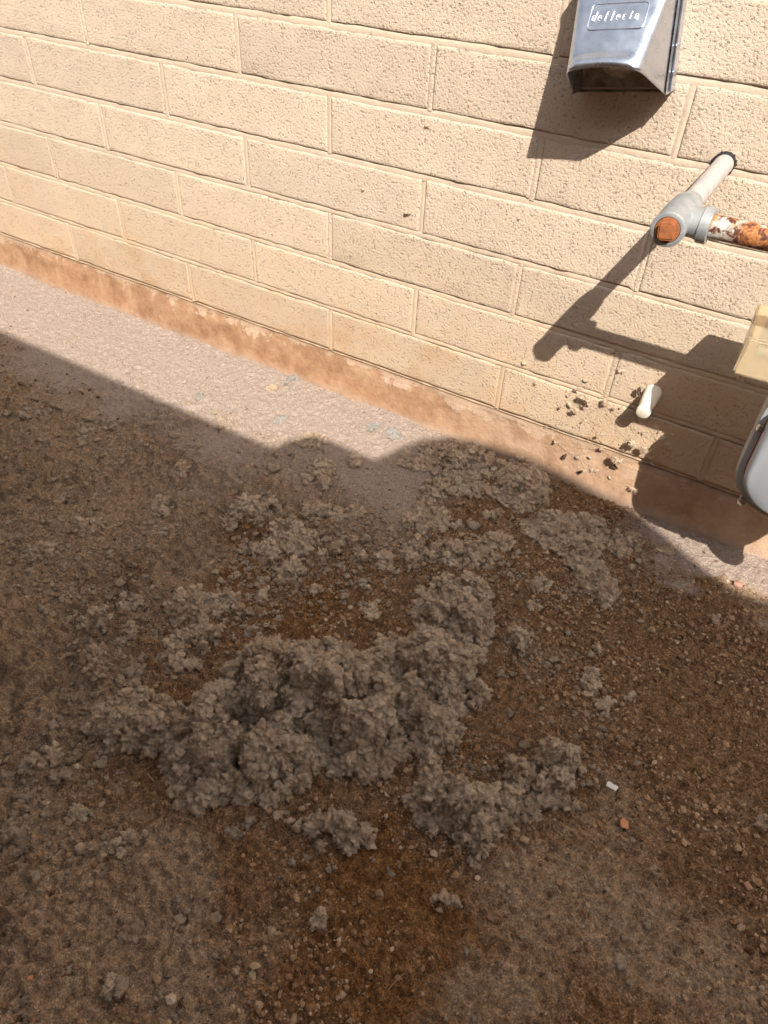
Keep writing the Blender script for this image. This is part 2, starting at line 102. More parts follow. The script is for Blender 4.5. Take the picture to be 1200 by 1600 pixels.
WEB_BITS = [(0.7805, 0.1022, 0.0148, 0.012), (0.8167, 0.1008, 0.0083, 0.010), (0.8885, 0.0452, 0.0130, 0.020), (0.8734, 0.0083, 0.0148, 0.025), (0.9073, 0.0416, 0.0111, 0.020), (0.9420, 0.0703, 0.0093, 0.020), (0.8673, -0.0222, 0.0083, 0.012), (0.9107, -0.0502, 0.0111, 0.015), (0.8302, -0.0456, 0.0111, 0.006), (0.7969, -0.0320, 0.0093, 0.006), (0.8686, 0.1424, 0.0083, 0.012), (0.7479, -0.0131, 0.0065, 0.010), (0.7710, -0.0425, 0.0074, 0.012), (0.8067, -0.0649, 0.0074, 0.012), (0.8349, 0.0062, 0.0065, 0.012), (0.8479, -0.0911, 0.0056, 0.010)]

# ------------------------------------------------------------------ helpers
def tag(o, label=None, cat=None, group=None, kind=None):
    if label: o['label'] = label
    if cat: o['category'] = cat
    if group: o['group'] = group
    if kind: o['kind'] = kind
    return o
def empty(name, loc, label, cat, group=None):
    o = bpy.data.objects.new(name, None); o.location = loc; o.empty_display_size = 0.05; COL.objects.link(o)
    return tag(o, label, cat, group)
def link(name, me, mat=None, parent=None, loc=None):
    o = bpy.data.objects.new(name, me); COL.objects.link(o)
    if mat and not me.materials: me.materials.append(mat)
    if parent:
        o.parent = parent
        o.matrix_parent_inverse = parent_inv(parent)
    if loc is not None: o.location = loc
    return o
def parent_inv(p):
    m = Matrix.Identity(4)
    while p is not None:
        m = m @ (Matrix.Translation(p.location) @ p.rotation_euler.to_matrix().to_4x4()).inverted(); p = None
    return m
def mesh_np(name, V, F, smooth=True):
    V = np.asarray(V, np.float32); F = np.asarray(F, np.int32); k = F.shape[1]
    me = bpy.data.meshes.new(name)
    me.vertices.add(len(V)); me.vertices.foreach_set('co', V.ravel())
    me.loops.add(F.size); me.loops.foreach_set('vertex_index', F.ravel())
    me.polygons.add(len(F)); me.polygons.foreach_set('loop_start', np.arange(0, F.size, k, dtype=np.int32))
    me.polygons.foreach_set('use_smooth', np.full(len(F), smooth))
    me.update(calc_edges=True)
    return me
def mesh_bm(name, bm, smooth=False):
    me = bpy.data.meshes.new(name); bmesh.ops.recalc_face_normals(bm, faces=bm.faces); bm.to_mesh(me); bm.free()
    if smooth:
        for p in me.polygons: p.use_smooth = True
    return me
def attr(me, name, vals):
    a = me.attributes.new(name, 'FLOAT', 'POINT'); a.data.foreach_set('value', np.asarray(vals, np.float32))
U32 = np.uint32
def _h(x, y, z, s):
    n = x.astype(U32) * U32(374761393) + y.astype(U32) * U32(668265263) + z.astype(U32) * U32(2246822519) + U32((s * 3266489917) & 0xffffffff)
    n = (n ^ (n >> U32(13))) * U32(1274126177); n ^= n >> U32(16)
    return n.astype(np.float32) / np.float32(2147483648.0) - 1.0
def vnoise(P, s=0):
    P = np.asarray(P, np.float32) + 1000.0; i = np.floor(P).astype(np.int64); f = P - i; f = f * f * (3 - 2 * f)
    r = 0
    for dx in (0, 1):
        wx = f[:, 0] if dx else 1 - f[:, 0]
        for dy in (0, 1):
            wy = f[:, 1] if dy else 1 - f[:, 1]
            for dz in (0, 1):
                wz = f[:, 2] if dz else 1 - f[:, 2]
                r = r + wx * wy * wz * _h(i[:, 0] + dx, i[:, 1] + dy, i[:, 2] + dz, s)
    return r
def fbm(P, oct=3, s=0, gain=.5):
    P = np.asarray(P, np.float32); r = 0; a = 1
    for o in range(oct):
        r = r + a * vnoise(P * (2.03 ** o) + 17.3 * o, s + o); a *= gain
    return r
def splat(x, y, L):
    r = np.zeros_like(x)
    for (sx, sy, sr, a) in L: r = np.maximum(r, 0) + a * np.exp(-((x - sx) ** 2 + (y - sy) ** 2) / (sr * sr) * 1.2)
    return r
def xyz(x, y, z=0): return np.stack([x, y, np.zeros_like(x) + z], 1)
def dust_and_sunlit_at(x, y):
    d = splat(x, y, DUST_AND_SUNLIT) + .42 * fbm(xyz(x, y) * 9, 5, 5, .62) - .12
    return np.clip((d - .25) / .5, 0, 1)
def rust_at(x, y):
    d = splat(x, y, RUST) + .42 * fbm(xyz(x, y) * 13, 5, 9, .62)
    return np.clip((d - .25) / .6, 0, 1)
def ground_z(x, y):
    d = dust_and_sunlit_at(x, y); p = xyz(x, y)
    b1 = 1 - np.abs(fbm(p * 28, 2, 21)); b2 = 1 - np.abs(vnoise(p * 75, 22)); b3 = vnoise(p * 170, 23)
    patch = np.clip(fbm(p * 7, 2, 31) + .55, 0, 1.3)
    z = GZ + .005 * fbm(p * 3.2, 2, 20) + .0016 * fbm(p * 14, 2, 24)
    b0 = vnoise(p * 260, 25); calm = 1 - .55 * sun_pale_at(x, y); lum = np.clip(splat(x, y, LUMPY) + .25 * fbm(p * 6, 2, 33), 0, 1)
    z += calm * (lum * (.026 * np.maximum(b1 - .64, -.08) * patch + .022 * np.maximum(b2 - .62, -.08) * patch + .0064 * b3 + .0036 * b0) + (1 - lum) * (.0042 * b3 + .007 * np.maximum(b2 - .6, -.08) + .0034 * b0))
    z += .005 * np.exp(-np.abs(np.minimum(y, 0)) / .04)
    return z.astype(np.float32)
def sun_pale_at(x, y): return np.clip((y + .42 + .10 * fbm(xyz(x, y) * 9, 3, 15)) / .16, 0, 1) * np.clip(np.maximum((.62 - x - .3 * (y + .1)) / .1, (x - .90) / .06 * np.clip((y + .15 + .06 * fbm(xyz(x, y) * 16, 3, 18)) / .07, 0, 1) * .85), 0, 1)  # near-wall dust; sunlight on the strip and meter patch put into its colour
def gz1(x, y): return float(ground_z(np.array([x], np.float32), np.array([y], np.float32))[0])
_bm = bmesh.new(); bmesh.ops.create_icosphere(_bm, subdivisions=2, radius=1); _bm.verts.ensure_lookup_table()
ICO1 = (np.array([v.co[:] for v in _bm.verts], np.float32), np.array([[v.index for v in f.verts] for f in _bm.faces])); _bm.free()
_bm = bmesh.new(); bmesh.ops.create_icosphere(_bm, subdivisions=1, radius=1)
ICO0 = (np.array([v.co[:] for v in _bm.verts], np.float32), np.array([[v.index for v in f.verts] for f in _bm.faces])); _bm.free()
_bm = bmesh.new(); bmesh.ops.create_icosphere(_bm, subdivisions=3, radius=1)
ICO2 = (np.array([v.co[:] for v in _bm.verts], np.float32), np.array([[v.index for v in f.verts] for f in _bm.faces])); _bm.free()
def stamp(T, C, Rr):                                         # many copies of a template as one vertex/face array
    V, F = T; n = len(C)
    VV = (V[None] * np.asarray(Rr)[:, None, None] + np.asarray(C)[:, None]).reshape(-1, 3)
    FF = (F[None] + (np.arange(n) * len(V))[:, None, None]).reshape(-1, 3)
    return VV, FF

# ------------------------------------------------------------------ materials
def mat(name):
    m = bpy.data.materials.new(name); m.use_nodes = True
    t = m.node_tree; b = t.nodes['Principled BSDF']; return m, t, b
def N(t, kind, **kw):
    n = t.nodes.new('ShaderNode' + kind)
    for k, v in kw.items():
        if k in n.inputs: n.inputs[k].default_value = v
        else: setattr(n, k, v)
    return n
def noise(t, vec, scale, detail=3, rough=.5, dist=0.0):
    n = N(t, 'TexNoise'); n.inputs['Scale'].default_value = scale; n.inputs['Detail'].default_value = detail
    n.inputs['Roughness'].default_value = rough; n.inputs['Distortion'].default_value = dist
    if vec is not None: t.links.new(vec, n.inputs['Vector'])
    return n.outputs[0]
def ramp(t, fac, stops, interp='LINEAR'):
    n = N(t, 'ValToRGB'); n.color_ramp.interpolation = interp; e = n.color_ramp.elements
    while len(e) < len(stops): e.new(.5)
    for q, (p, c) in zip(e, stops):
        q.position = p; q.color = (*c, 1) if len(c) == 3 else c
    t.links.new(fac, n.inputs[0]); return n.outputs[0]
def gray(v): return (v, v, v)
def mix(t, fac, a, b, mode='MIX'):
    n = N(t, 'Mix', data_type='RGBA', blend_type=mode)
    for s, v in ((0, fac), (6, a), (7, b)):
        if isinstance(v, (int, float)): n.inputs[s].default_value = v
        elif isinstance(v, tuple): n.inputs[s].default_value = (*v, 1)
        else: t.links.new(v, n.inputs[s])
    return n.outputs[2]
def math_(t, op, a, b=0.0, clamp=False):
    n = N(t, 'Math', operation=op, use_clamp=clamp)
    for i, v in ((0, a), (1, b)):
        if isinstance(v, (int, float)): n.inputs[i].default_value = v
        else: t.links.new(v, n.inputs[i])
    return n.outputs[0]
def bump(t, b, h, strength=1.0, dist=.003):
    n = N(t, 'Bump'); n.inputs['Strength'].default_value = strength; n.inputs['Distance'].default_value = dist
    t.links.new(h, n.inputs['Height']); t.links.new(n.outputs[0], b.inputs['Normal'])
def pos(t): return N(t, 'NewGeometry').outputs['Position']
def att(t, name): return N(t, 'Attribute', attribute_name=name).outputs['Fac']
def sep(t, v, k):
    n = N(t, 'SeparateXYZ'); t.links.new(v, n.inputs[0]); return n.outputs[k]
def spec(b, v, rough): b.inputs['Specular IOR Level'].default_value = v; b.inputs['Roughness'].default_value = rough

def m_ground():
    m, t, b = mat('dirt'); p = pos(t)
    n1 = noise(t, p, 60, 5, .65); n2 = noise(t, p, 420, 3, .6); n3 = noise(t, p, 11, 3, .5)
    dirt = ramp(t, n1, [(.28, (.165, .087, .045)), (.5, (.31, .183, .101)), (.72, (.45, .285, .17))])
    rst = ramp(t, n1, [(.28, (.155, .070, .027)), (.55, (.315, .16, .066)), (.75, (.43, .245, .118))])
    dst = ramp(t, n1, [(.25, (.34, .228, .145)), (.5, (.475, .335, .226)), (.75, (.57, .425, .30))])
    c = mix(t, att(t, 'rust'), dirt, rst)
    dm = math_(t, 'ADD', math_(t, 'MULTIPLY', att(t, 'dust'), .95), math_(t, 'MULTIPLY', math_(t, 'SUBTRACT', n3, .5), .5), True)
    c = mix(t, dm, c, dst)
    c = mix(t, math_(t, 'MULTIPLY', att(t, 'pale'), .88), c, mix(t, n1, (.42, .332, .285), (.55, .455, .40)))  # sunlit strip and patch get a lighter base colour
    c = mix(t, .45, c, ramp(t, n2, [(.3, gray(.5)), (.7, gray(1.3))]), 'MULTIPLY')
    vo = N(t, 'TexVoronoi'); vo.inputs['Scale'].default_value = 420; t.links.new(p, vo.inputs['Vector'])
    cell = N(t, 'SeparateColor'); t.links.new(vo.outputs['Color'], cell.inputs[0])
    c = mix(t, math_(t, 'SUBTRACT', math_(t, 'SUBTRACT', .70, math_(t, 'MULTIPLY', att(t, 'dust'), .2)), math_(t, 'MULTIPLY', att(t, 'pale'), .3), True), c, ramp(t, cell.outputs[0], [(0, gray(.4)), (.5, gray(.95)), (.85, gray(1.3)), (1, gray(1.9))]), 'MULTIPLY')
    t.links.new(c, b.inputs['Base Color']); spec(b, .1, .95)
    bump(t, b, math_(t, 'ADD', math_(t, 'MULTIPLY', n2, .7), math_(t, 'ADD', noise(t, p, 190, 4, .65), math_(t, 'ADD', math_(t, 'MULTIPLY', noise(t, p, 900, 2), .3), math_(t, 'MULTIPLY', cell.outputs[0], .5)))), 1.0, .0055)
    return m
def m_lint(k=1.0, warm=0.0):
    m, t, b = mat('dryer_lint'); p = pos(t)
    n1 = noise(t, p, 35, 4, .6); n2 = noise(t, p, 700, 4, .7, 1.5); n3 = noise(t, p, 160, 3, .6)
    c = ramp(t, n1, [(.3, (.50 * k, .352 * k, .23 * k)), (.5, (.74 * k, .56 * k, .40 * k)), (.72, (.83 * k, .67 * k, .505 * k))])
    if warm: c = ramp(t, n1, [(.3, (.34, .30, .27)), (.7, (.47, .43, .40))])
    c = mix(t, .5, c, ramp(t, n3, [(.3, gray(.48)), (.5, gray(.98)), (.68, gray(1.35))]), 'MULTIPLY')
    c = mix(t, .3, c, ramp(t, n2, [(.3, gray(.5)), (.7, gray(1.4))]), 'MULTIPLY')
    t.links.new(c, b.inputs['Base Color']); spec(b, .05, 1.0)
    b.inputs['Sheen Weight'].default_value = .15; b.inputs['Sheen Roughness'].default_value = .6
    bump(t, b, math_(t, 'ADD', math_(t, 'MULTIPLY', n2, .8), math_(t, 'MULTIPLY', n3, 1.2)), 1.0, .0045)
    return m
def m_block(joint=False):
    m, t, b = mat('painted_mortar' if joint else 'painted_concrete_block'); p = pos(t)
    big = noise(t, p, 2.2, 3, .55); mid = noise(t, p, 14, 4, .6)
    z = sep(t, p, 2)
    a = mix(t, big, (.52, .415, .318), (.60, .49, .385))
    low = math_(t, 'MULTIPLY', math_(t, 'SUBTRACT', .34, z), 2.6, True)
    a = mix(t, math_(t, 'MULTIPLY', low, ramp(t, mid, [(.25, gray(.35)), (.7, gray(1))])), a, (.55, .395, .26))
    a = mix(t, .35, a, ramp(t, mid, [(.3, gray(.82)), (.7, gray(1.08))]), 'MULTIPLY')
    # splash of red dirt just above the footing
    sp = math_(t, 'MULTIPLY', math_(t, 'SUBTRACT', .10, z), 7.0, True)
    a = mix(t, math_(t, 'MULTIPLY', sp, ramp(t, noise(t, p, 20, 5, .7), [(.48, gray(0)), (.7, gray(.55))])), a, (.40, .22, .11))
    st = ramp(t, noise(t, p, 7, 5, .65), [(.5, gray(0)), (.72, gray(.6))])
    a = mix(t, math_(t, 'MULTIPLY', math_(t, 'MULTIPLY', math_(t, 'SUBTRACT', .30, z), 3.5, True), st), a, (.42, .26, .13))
    oi = N(t, 'ObjectInfo'); a = mix(t, 1.0, a, ramp(t, oi.outputs['Random'], [(0, gray(.93)), (1, gray(1.04))]), 'MULTIPLY')
    if joint: a = mix(t, 1.0, a, (.95, .94, .93), 'MULTIPLY')
    # soot and lint specks stuck to the paint
    vo = N(t, 'TexNoise'); vo.inputs['Scale'].default_value = 85; vo.inputs['Detail'].default_value = 2; t.links.new(p, vo.inputs['Vector'])
    fl = ramp(t, vo.outputs[0], [(.735, gray(0)), (.755, gray(.65))])
    a = mix(t, fl, a, (.20, .155, .12))
    t.links.new(a, b.inputs['Base Color']); spec(b, .3, .62)
    if joint:
        h = math_(t, 'ADD', noise(t, p, 260, 3, .6), math_(t, 'MULTIPLY', noise(t, p, 60, 2), 1.2)); bump(t, b, h, .5, .0016)
    else:
        n1 = noise(t, p, 240, 4, .6, .1); n2 = noise(t, p, 520, 2, .6); n3 = noise(t, p, 60, 2, .5)
        pits = ramp(t, math_(t, 'ADD', math_(t, 'MULTIPLY', n1, .75), math_(t, 'MULTIPLY', n3, .25)), [(.33, gray(0)), (.42, gray(.8)), (.58, gray(1))])
        h = math_(t, 'ADD', pits, math_(t, 'MULTIPLY', n2, .35)); bump(t, b, h, 1.0, .0024)
    return m
def m_footing():
    m, t, b = mat('stained_concrete'); p = pos(t)
    n1 = noise(t, p, 18, 5, .65); n2 = noise(t, p, 90, 4, .6); n3 = noise(t, p, 5, 3)
    c = ramp(t, n1, [(.25, (.20, .105, .058)), (.5, (.345, .20, .118)), (.75, (.43, .285, .18))])
    c = mix(t, .4, c, ramp(t, n2, [(.3, gray(.7)), (.7, gray(1.2))]), 'MULTIPLY')
    z = sep(t, p, 2)
    en = math_(t, 'ADD', math_(t, 'MULTIPLY', math_(t, 'SUBTRACT', noise(t, p, 14, 6, .75), .5), 2.8), math_(t, 'MULTIPLY', math_(t, 'SUBTRACT', noise(t, p, 2.6, 2), .5), 1.6))
    edge = math_(t, 'ADD', math_(t, 'ADD', math_(t, 'MULTIPLY', z, 15.0), .62), en)
    paint = ramp(t, edge, [(.43, gray(0)), (.56, gray(.62))])
    c = mix(t, paint, c, mix(t, n2, (.44, .31, .22), (.64, .50, .38)))
    dustf = math_(t, 'MULTIPLY', math_(t, 'SUBTRACT', sep(t, p, 0), .38), 2.2, True)
    c = mix(t, math_(t, 'MULTIPLY', dustf, ramp(t, noise(t, p, 9, 4, .6), [(.35, gray(.15)), (.65, gray(.7))])), c, (.50, .36, .26))
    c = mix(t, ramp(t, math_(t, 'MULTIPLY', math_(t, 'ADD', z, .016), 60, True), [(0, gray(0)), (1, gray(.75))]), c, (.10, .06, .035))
    grey = math_(t, 'MULTIPLY', math_(t, 'SUBTRACT', -.078, z), 40, True)
    c = mix(t, math_(t, 'MULTIPLY', grey, .6), c, (.36, .29, .24))
    t.links.new(c, b.inputs['Base Color']); spec(b, .2, .85)
    bump(t, b, math_(t, 'ADD', math_(t, 'MULTIPLY', paint, .25), math_(t, 'ADD', n2, math_(t, 'MULTIPLY', noise(t, p, 300, 3), .4))), .7, .003)
    return m
def m_plain(name, col, rough=.6, metal=0.0, var=.25, scale=40, bmp=0.0, col2=None):
    m, t, b = mat(name); p = pos(t); n = noise(t, p, scale, 4, .6)
    c2 = col2 or tuple(v * (1 - var) for v in col)
    t.links.new(mix(t, ramp(t, n, [(.35, gray(0)), (.65, gray(1))]), col, c2), b.inputs['Base Color'])
    b.inputs['Metallic'].default_value = metal; b.inputs['Roughness'].default_value = rough
    if bmp: bump(t, b, noise(t, p, scale * 6, 3), bmp, .001)
    return m
def m_sheet():
    m, t, b = mat('galvanised_sheet'); p = pos(t)
    n = noise(t, p, 60, 4, .6); s = noise(t, p, 18, 2)
    t.links.new(mix(t, n, (.50, .56, .68), (.70, .76, .87)), b.inputs['Base Color'])
    b.inputs['Metallic'].default_value = 1.0
    t.links.new(ramp(t, n, [(.3, gray(.24)), (.7, gray(.36))]), b.inputs['Roughness'])
    bump(t, b, math_(t, 'ADD', s, math_(t, 'MULTIPLY', n, .08)), .25, .006)
    return m
def m_rust():
    m, t, b = mat('rusty_pipe'); p = pos(t)
    n = noise(t, p, 95, 4, .6, .6); n2 = noise(t, p, 300, 3, .6); n3 = noise(t, p, 38, 3, .55)
    paint = mix(t, n2, (.42, .40, .36), (.62, .60, .54))
    rustc = mix(t, ramp(t, n2, [(.35, gray(0)), (.65, gray(1))]), (.30, .095, .028), (.44, .20, .07))
    c = mix(t, ramp(t, n3, [(.44, gray(1)), (.58, gray(0))]), paint, rustc)
    c = mix(t, ramp(t, n, [(.50, gray(0)), (.60, gray(1))]), c, (.10, .035, .02))
    t.links.new(c, b.inputs['Base Color']); spec(b, .3, .6)
    bump(t, b, math_(t, 'SUBTRACT', n2, math_(t, 'MULTIPLY', n, .8)), .5, .0015)
    return m
def m_pebble():
    m, t, b = mat('gravel_stone'); g = N(t, 'NewGeometry')
    r = g.outputs['Random Per Island']; p = g.outputs['Position']
    c = ramp(t, r, [(.0, (.10, .05, .026)), (.3, (.22, .122, .066)), (.55, (.34, .205, .118)), (.8, (.40, .265, .165)), (.95, (.45, .325, .22)), (1, (.55, .44, .34))])
    c = mix(t, .5, c, ramp(t, noise(t, p, 600, 3), [(.3, gray(.6)), (.7, gray(1.25))]), 'MULTIPLY')
    t.links.new(c, b.inputs['Base Color']); spec(b, .25, .75); bump(t, b, noise(t, p, 900, 2), .4, .0006)
    return m
def m_cover():
    m, t, b = mat('yellowed_clear_plastic'); p = pos(t)
    b.inputs['Base Color'].default_value = (.95, .84, .64, 1); b.inputs['Transmission Weight'].default_value = .82
    b.inputs['Roughness'].default_value = .22; b.inputs['IOR'].default_value = 1.25
    bump(t, b, noise(t, p, 90, 3), .15, .001)
    return m
MG = m_ground(); ML = m_lint(); MB = m_block(); MJ = m_block(True); MF = m_footing(); MLD = m_lint(.55, 1); MS = m_sheet(); MR = m_rust(); MP = m_pebble(); MC = m_cover()
M_GALV = m_plain('weathered_grey_pipe', (.40, .41, .41), .5, .35, .3, 55, .3, (.27, .29, .31))
M_GALVD = m_plain('dusty_pipe_paint', (.56, .46, .40), .6, .1, .3, 70, .3, (.36, .36, .38))
M_PLUG = m_plain('rusty_plug', (.42, .15, .055), .75, .1, .45, 140, .6)
M_BLACK = m_plain('black_gap_and_rubber', (.015, .014, .013), .8)
M_PVC = m_plain('white_plastic_pipe', (.80, .74, .64), .45, 0, .08, 90)
M_METER = m_plain('grey_enamel', (.55, .57, .55), .42, .0, .3, 30, .2)
M_METERF = m_plain('pale_grey_enamel', (.43, .47, .51), .28, .2, .12, 12, .05)
M_RED = m_plain('red_line', (.45, .09, .05), .6)
M_PAPER = m_plain('white_paper', (.78, .78, .80), .8)
M_LEAF = m_plain('dry_orange_leaf', (.60, .27, .13), .7, 0, .15, 200)
M_PINK = m_plain('pink_stone', (.46, .25, .19), .8, 0, .3, 200, .3)
M_TAN = m_plain('tan_stone', (.42, .29, .18), .8, 0, .3, 150, .3)
M_STRAW = m_plain('dry_straw', (.36, .22, .11), .8, 0, .3, 200)
M_DARKLEAF = m_plain('dark_leaf', (.075, .05, .035), .85, 0, .3, 200)
M_DIRTY = m_plain('dirty_metal', (.50, .43, .34), .6, .3, .5, 55, .4, (.20, .155, .11))
M_DIAL = m_plain('grey_dial', (.33, .34, .33), .5, .2)
M_STUCCO = m_plain('occluder_stucco', (.22, .15, .105), .9, 0, .15, 6, .3)

# ------------------------------------------------------------------ ground
def axis(lo, hi, step, far):
    a = np.arange(lo, hi + 1e-6, step); out = [a]
    g = step; x = hi; r = []
    while x < far: g *= 1.5; x += g; r.append(x)
    g = step; x = lo; l = []
    while x > -far: g *= 1.5; x -= g; l.append(x)
    return np.array(l[::-1] + list(a) + r, np.float32)
gx = axis(-1.10, 1.42, .0033, 40); gy = axis(-1.27, 0.012, .0033, 40)
gy = gy[gy < .2]
X, Y = np.meshgrid(gx, gy); fx, fy = X.ravel(), Y.ravel()
inside = (fx > -1.3) & (fx < 1.6) & (fy > -1.5)
Zg = np.full(fx.shape, GZ, np.float32); Zg[inside] = ground_z(fx[inside], fy[inside])
nx, ny = len(gx), len(gy); ii = np.arange(nx * ny).reshape(ny, nx)
Fg = np.stack([ii[:-1, :-1], ii[:-1, 1:], ii[1:, 1:], ii[1:, :-1]], -1).reshape(-1, 4)
gm = mesh_np('ground', np.stack([fx, fy, Zg], 1), Fg)
attr(gm, 'dust', dust_and_sunlit_at(fx, fy)); attr(gm, 'rust', rust_at(fx, fy)); attr(gm, 'pale', sun_pale_at(fx, fy) * inside)  # dust also carries the sunlit lightening under the meter
tag(link('ground', gm, MG), kind='structure')

# ------------------------------------------------------------------ block wall
random.seed(4); rng = np.random.default_rng(11)
wall = empty('block_wall', (0.4, 0.0, 0.0), 'cream painted wall of long flat concrete blocks on a rust stained footing', 'wall')
PW, PH, J = .4064, .1016, .010
X0, X1, NR = -2.4, 2.7, 20
def block_mesh(w, seed):
    r = np.random.default_rng(seed); n = 14; h = PH - J
    xs = np.concatenate([[0, .0022, .006], np.linspace(.03, w - .03, n), [w - .006, w - .0022, w]]); zs = np.array([0, .0022, .006, h * .36, h * .64, h - .006, h - .0022, h])
    V, F = [], []
    for j, z in enumerate(zs):
        for i, x in enumerate(xs):
            e = (i in (0, len(xs) - 1)) or (j in (0, len(zs) - 1))
            V.append((x, (.0013 if e else 0) + r.normal() * .00035, z + (r.normal() * .0007 if j in (0, 1, 6, 7) else 0)))
    k = len(xs)
    for j in range(len(zs) - 1):
        for i in range(k - 1): a = j * k + i; F.append((a, a + 1, a + k + 1, a + k))
    rim = [i for i in range(k)] + [j * k + k - 1 for j in range(1, 8)] + [7 * k + i for i in range(k - 2, -1, -1)] + [j * k for j in range(6, 0, -1)]
    base = len(V)
    for q in rim: V.append((V[q][0], .05, V[q][2]))
    for a in range(len(rim)): b2 = (a + 1) % len(rim); F.append((rim[b2], rim[a], base + a, base + b2))
    return mesh_np('concrete_block', V, F)
BM = [block_mesh(PW - J, s) for s in range(7)]
for me in BM: me.materials.append(MB)
hj = []
for s in range(4):                                           # painted-over head joints: shallow grooves
    r = np.random.default_rng(50 + s); V, F = [], []
    zs = np.linspace(-.002, PH - J + .002, 9)
    for z in zs:
        d = .0004 + r.normal() * .0003 + s * .0003
        for x, y in ((0, d + .0009), (.003, d), (.005, d - .0003), (.007, d), (J, d + .0009)): V.append((x, y, z))
    for j in range(8):
        for i in range(4): a = j * 5 + i; F.append((a, a + 1, a + 6, a + 5))
    me = mesh_np('head_joint', V, F); me.materials.append(MJ); hj.append(me)
hj_flush = hj[0].copy(); hj_flush.materials.clear(); hj_flush.materials.append(MB)
for k in range(NR):
    off = 0.0 if k % 2 else .5
    n0 = math.floor(X0 / PW); n1 = math.ceil(X1 / PW)
    if not k % 2:                                            # half block at the end of every other course
        o = link('concrete_block', BM[0], None, wall, (n0 * PW + J / 2, 0, k * PH + J / 2)); o.scale = (.487, 1, 1)
    for n in range(n0, n1):
        x = (n + off) * PW
        link('concrete_block', random.choice(BM), None, wall, (x + J / 2, random.uniform(-.0006, .0006), k * PH + J / 2))
        if random.random() < .3: link('head_joint', hj_flush, None, wall, (x - J / 2, -.0002, k * PH + J / 2)); continue
        link('head_joint', random.choice(hj), None, wall, (x - J / 2, random.uniform(-.0004, .0010), k * PH + J / 2))
xj = np.arange(X0, X1, .009)
for k in range(NR + 1):                                      # bed joints: struck mortar, deep at the top and flush at the bottom
    w = .55 if k <= 1 else (.8 if k <= 3 else 1.12)
    prof = [(J * .62, .0040), (J * .5, .0032), (J * .42, .0021), (J * .1, .0018), (-J * .3, .0009), (-J * .62, .0019)]
    prof = [(a * w if a < 0 else a, b * (2.8 if k == 0 else 1)) for a, b in prof]
    wob = fbm(xyz(xj * 14, np.full_like(xj, k * 3.7)), 3, 70); wob2 = fbm(xyz(xj * 60, np.full_like(xj, k * 5.1)), 2, 75)
    V = [(x, b + .0009 * wo2 - .0006 * wo, k * PH + a + .0011 * wo + .0005 * wo2 * (1 if q in (0, 5) else .5)) for x, wo, wo2 in zip(xj, wob, wob2) for q, (a, b) in enumerate(prof)]
    c = len(prof); F = [(i * c + j, i * c + j + 1, (i + 1) * c + j + 1, (i + 1) * c + j) for i in range(len(xj) - 1) for j in range(c - 1)]
    link('bed_joint', mesh_np('bed_joint', V, F), MJ, wall)
# footing: a low stained kerb, slightly proud at its foot
xf = np.arange(X0, X1, .008); zf = np.array([-.0045, -.0055, -.012, -.03, -.05, -.07, -.085, -.1, -.13, -.2])
yf0 = np.array([.03, .0005, -.0015, -.003, -.0045, -.007, -.010, -.014, -.018, -.018])
A, B = np.meshgrid(xf, np.arange(len(zf))); p = xyz(A.ravel(), zf[B.ravel()])
dy = .0045 * fbm(p * 7, 3, 80) + .0014 * fbm(p * 45, 2, 82)
V = np.stack([A.ravel(), yf0[B.ravel()] + dy * (B.ravel() > 1), zf[B.ravel()] + np.where(B.ravel() < 3, .0012 * vnoise(p * 30, 84), 0)], 1)
k = len(xf); q = np.arange(len(zf) * k).reshape(len(zf), k)
F = np.stack([q[:-1, :-1], q[1:, :-1], q[1:, 1:], q[:-1, 1:]], -1).reshape(-1, 4)
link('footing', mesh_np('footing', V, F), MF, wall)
bmw = bmesh.new(); bmesh.ops.create_cube(bmw, size=1, matrix=Matrix.Translation(((X0 + X1) / 2, .12, .91)) @ Matrix.Diagonal((X1 - X0, .14, 2.22, 1)))
link('wall_core', mesh_bm('wall_core', bmw), M_STUCCO, wall)
for (xa_, xb_, za_, zb_) in ((X0 - 3.2, X0 - .045, -.2, 2.04), (X1 + .36, X1 + 3.4, -.2, 2.04)):   # the wall goes on: plain painted panels round the blocks
    bmw = bmesh.new(); bmesh.ops.create_cube(bmw, size=1, matrix=Matrix.Translation(((xa_ + xb_) / 2, .1, (za_ + zb_) / 2)) @ Matrix.Diagonal((xb_ - xa_, .2, zb_ - za_, 1)))
    link('wall_panel', mesh_bm('wall_panel', bmw), MB, wall)

# ------------------------------------------------------------------ building added out of view, its outline shaped from the shadow edge on the dirt
YB = -1.75
def occluder_pt(x, ye): kk = ye - YB; return (x + .701 * kk, GZ + 1.219 * kk)
nb = empty('sun_occluder', (2, YB, GZ), 'plain stucco building added out of view, its top shaped to cast the yard shade', 'occluder')
def extrude(name, pts, y0, y1, m, parent):
    bm = bmesh.new(); a = [bm.verts.new((x, y0, z)) for x, z in pts]; b2 = [bm.verts.new((x, y1, z)) for x, z in pts]
    bm.faces.new(a); bm.faces.new(b2[::-1])
    for i in range(len(a)): j = (i + 1) % len(a); bm.faces.new((a[j], a[i], b2[i], b2[j]))
    return link(name, mesh_bm(name, bm), m, parent)
pz = occluder_pt(0, -.254)[1]; pr = occluder_pt(0, -.121)[1]; xa = occluder_pt(.225, -.2)[0]; xb = occluder_pt(1.11, -.11)[0]
extrude('wall', [(-4.2, GZ - .1), (6.8, GZ - .1), (6.8, pr), (xb, pr), (xb - .02, pz - .03), (xa, pz), (-4.2, pz)], YB, YB - 3, M_STUCCO, nb)  # body of the unseen occluder, top edges set from the shade line
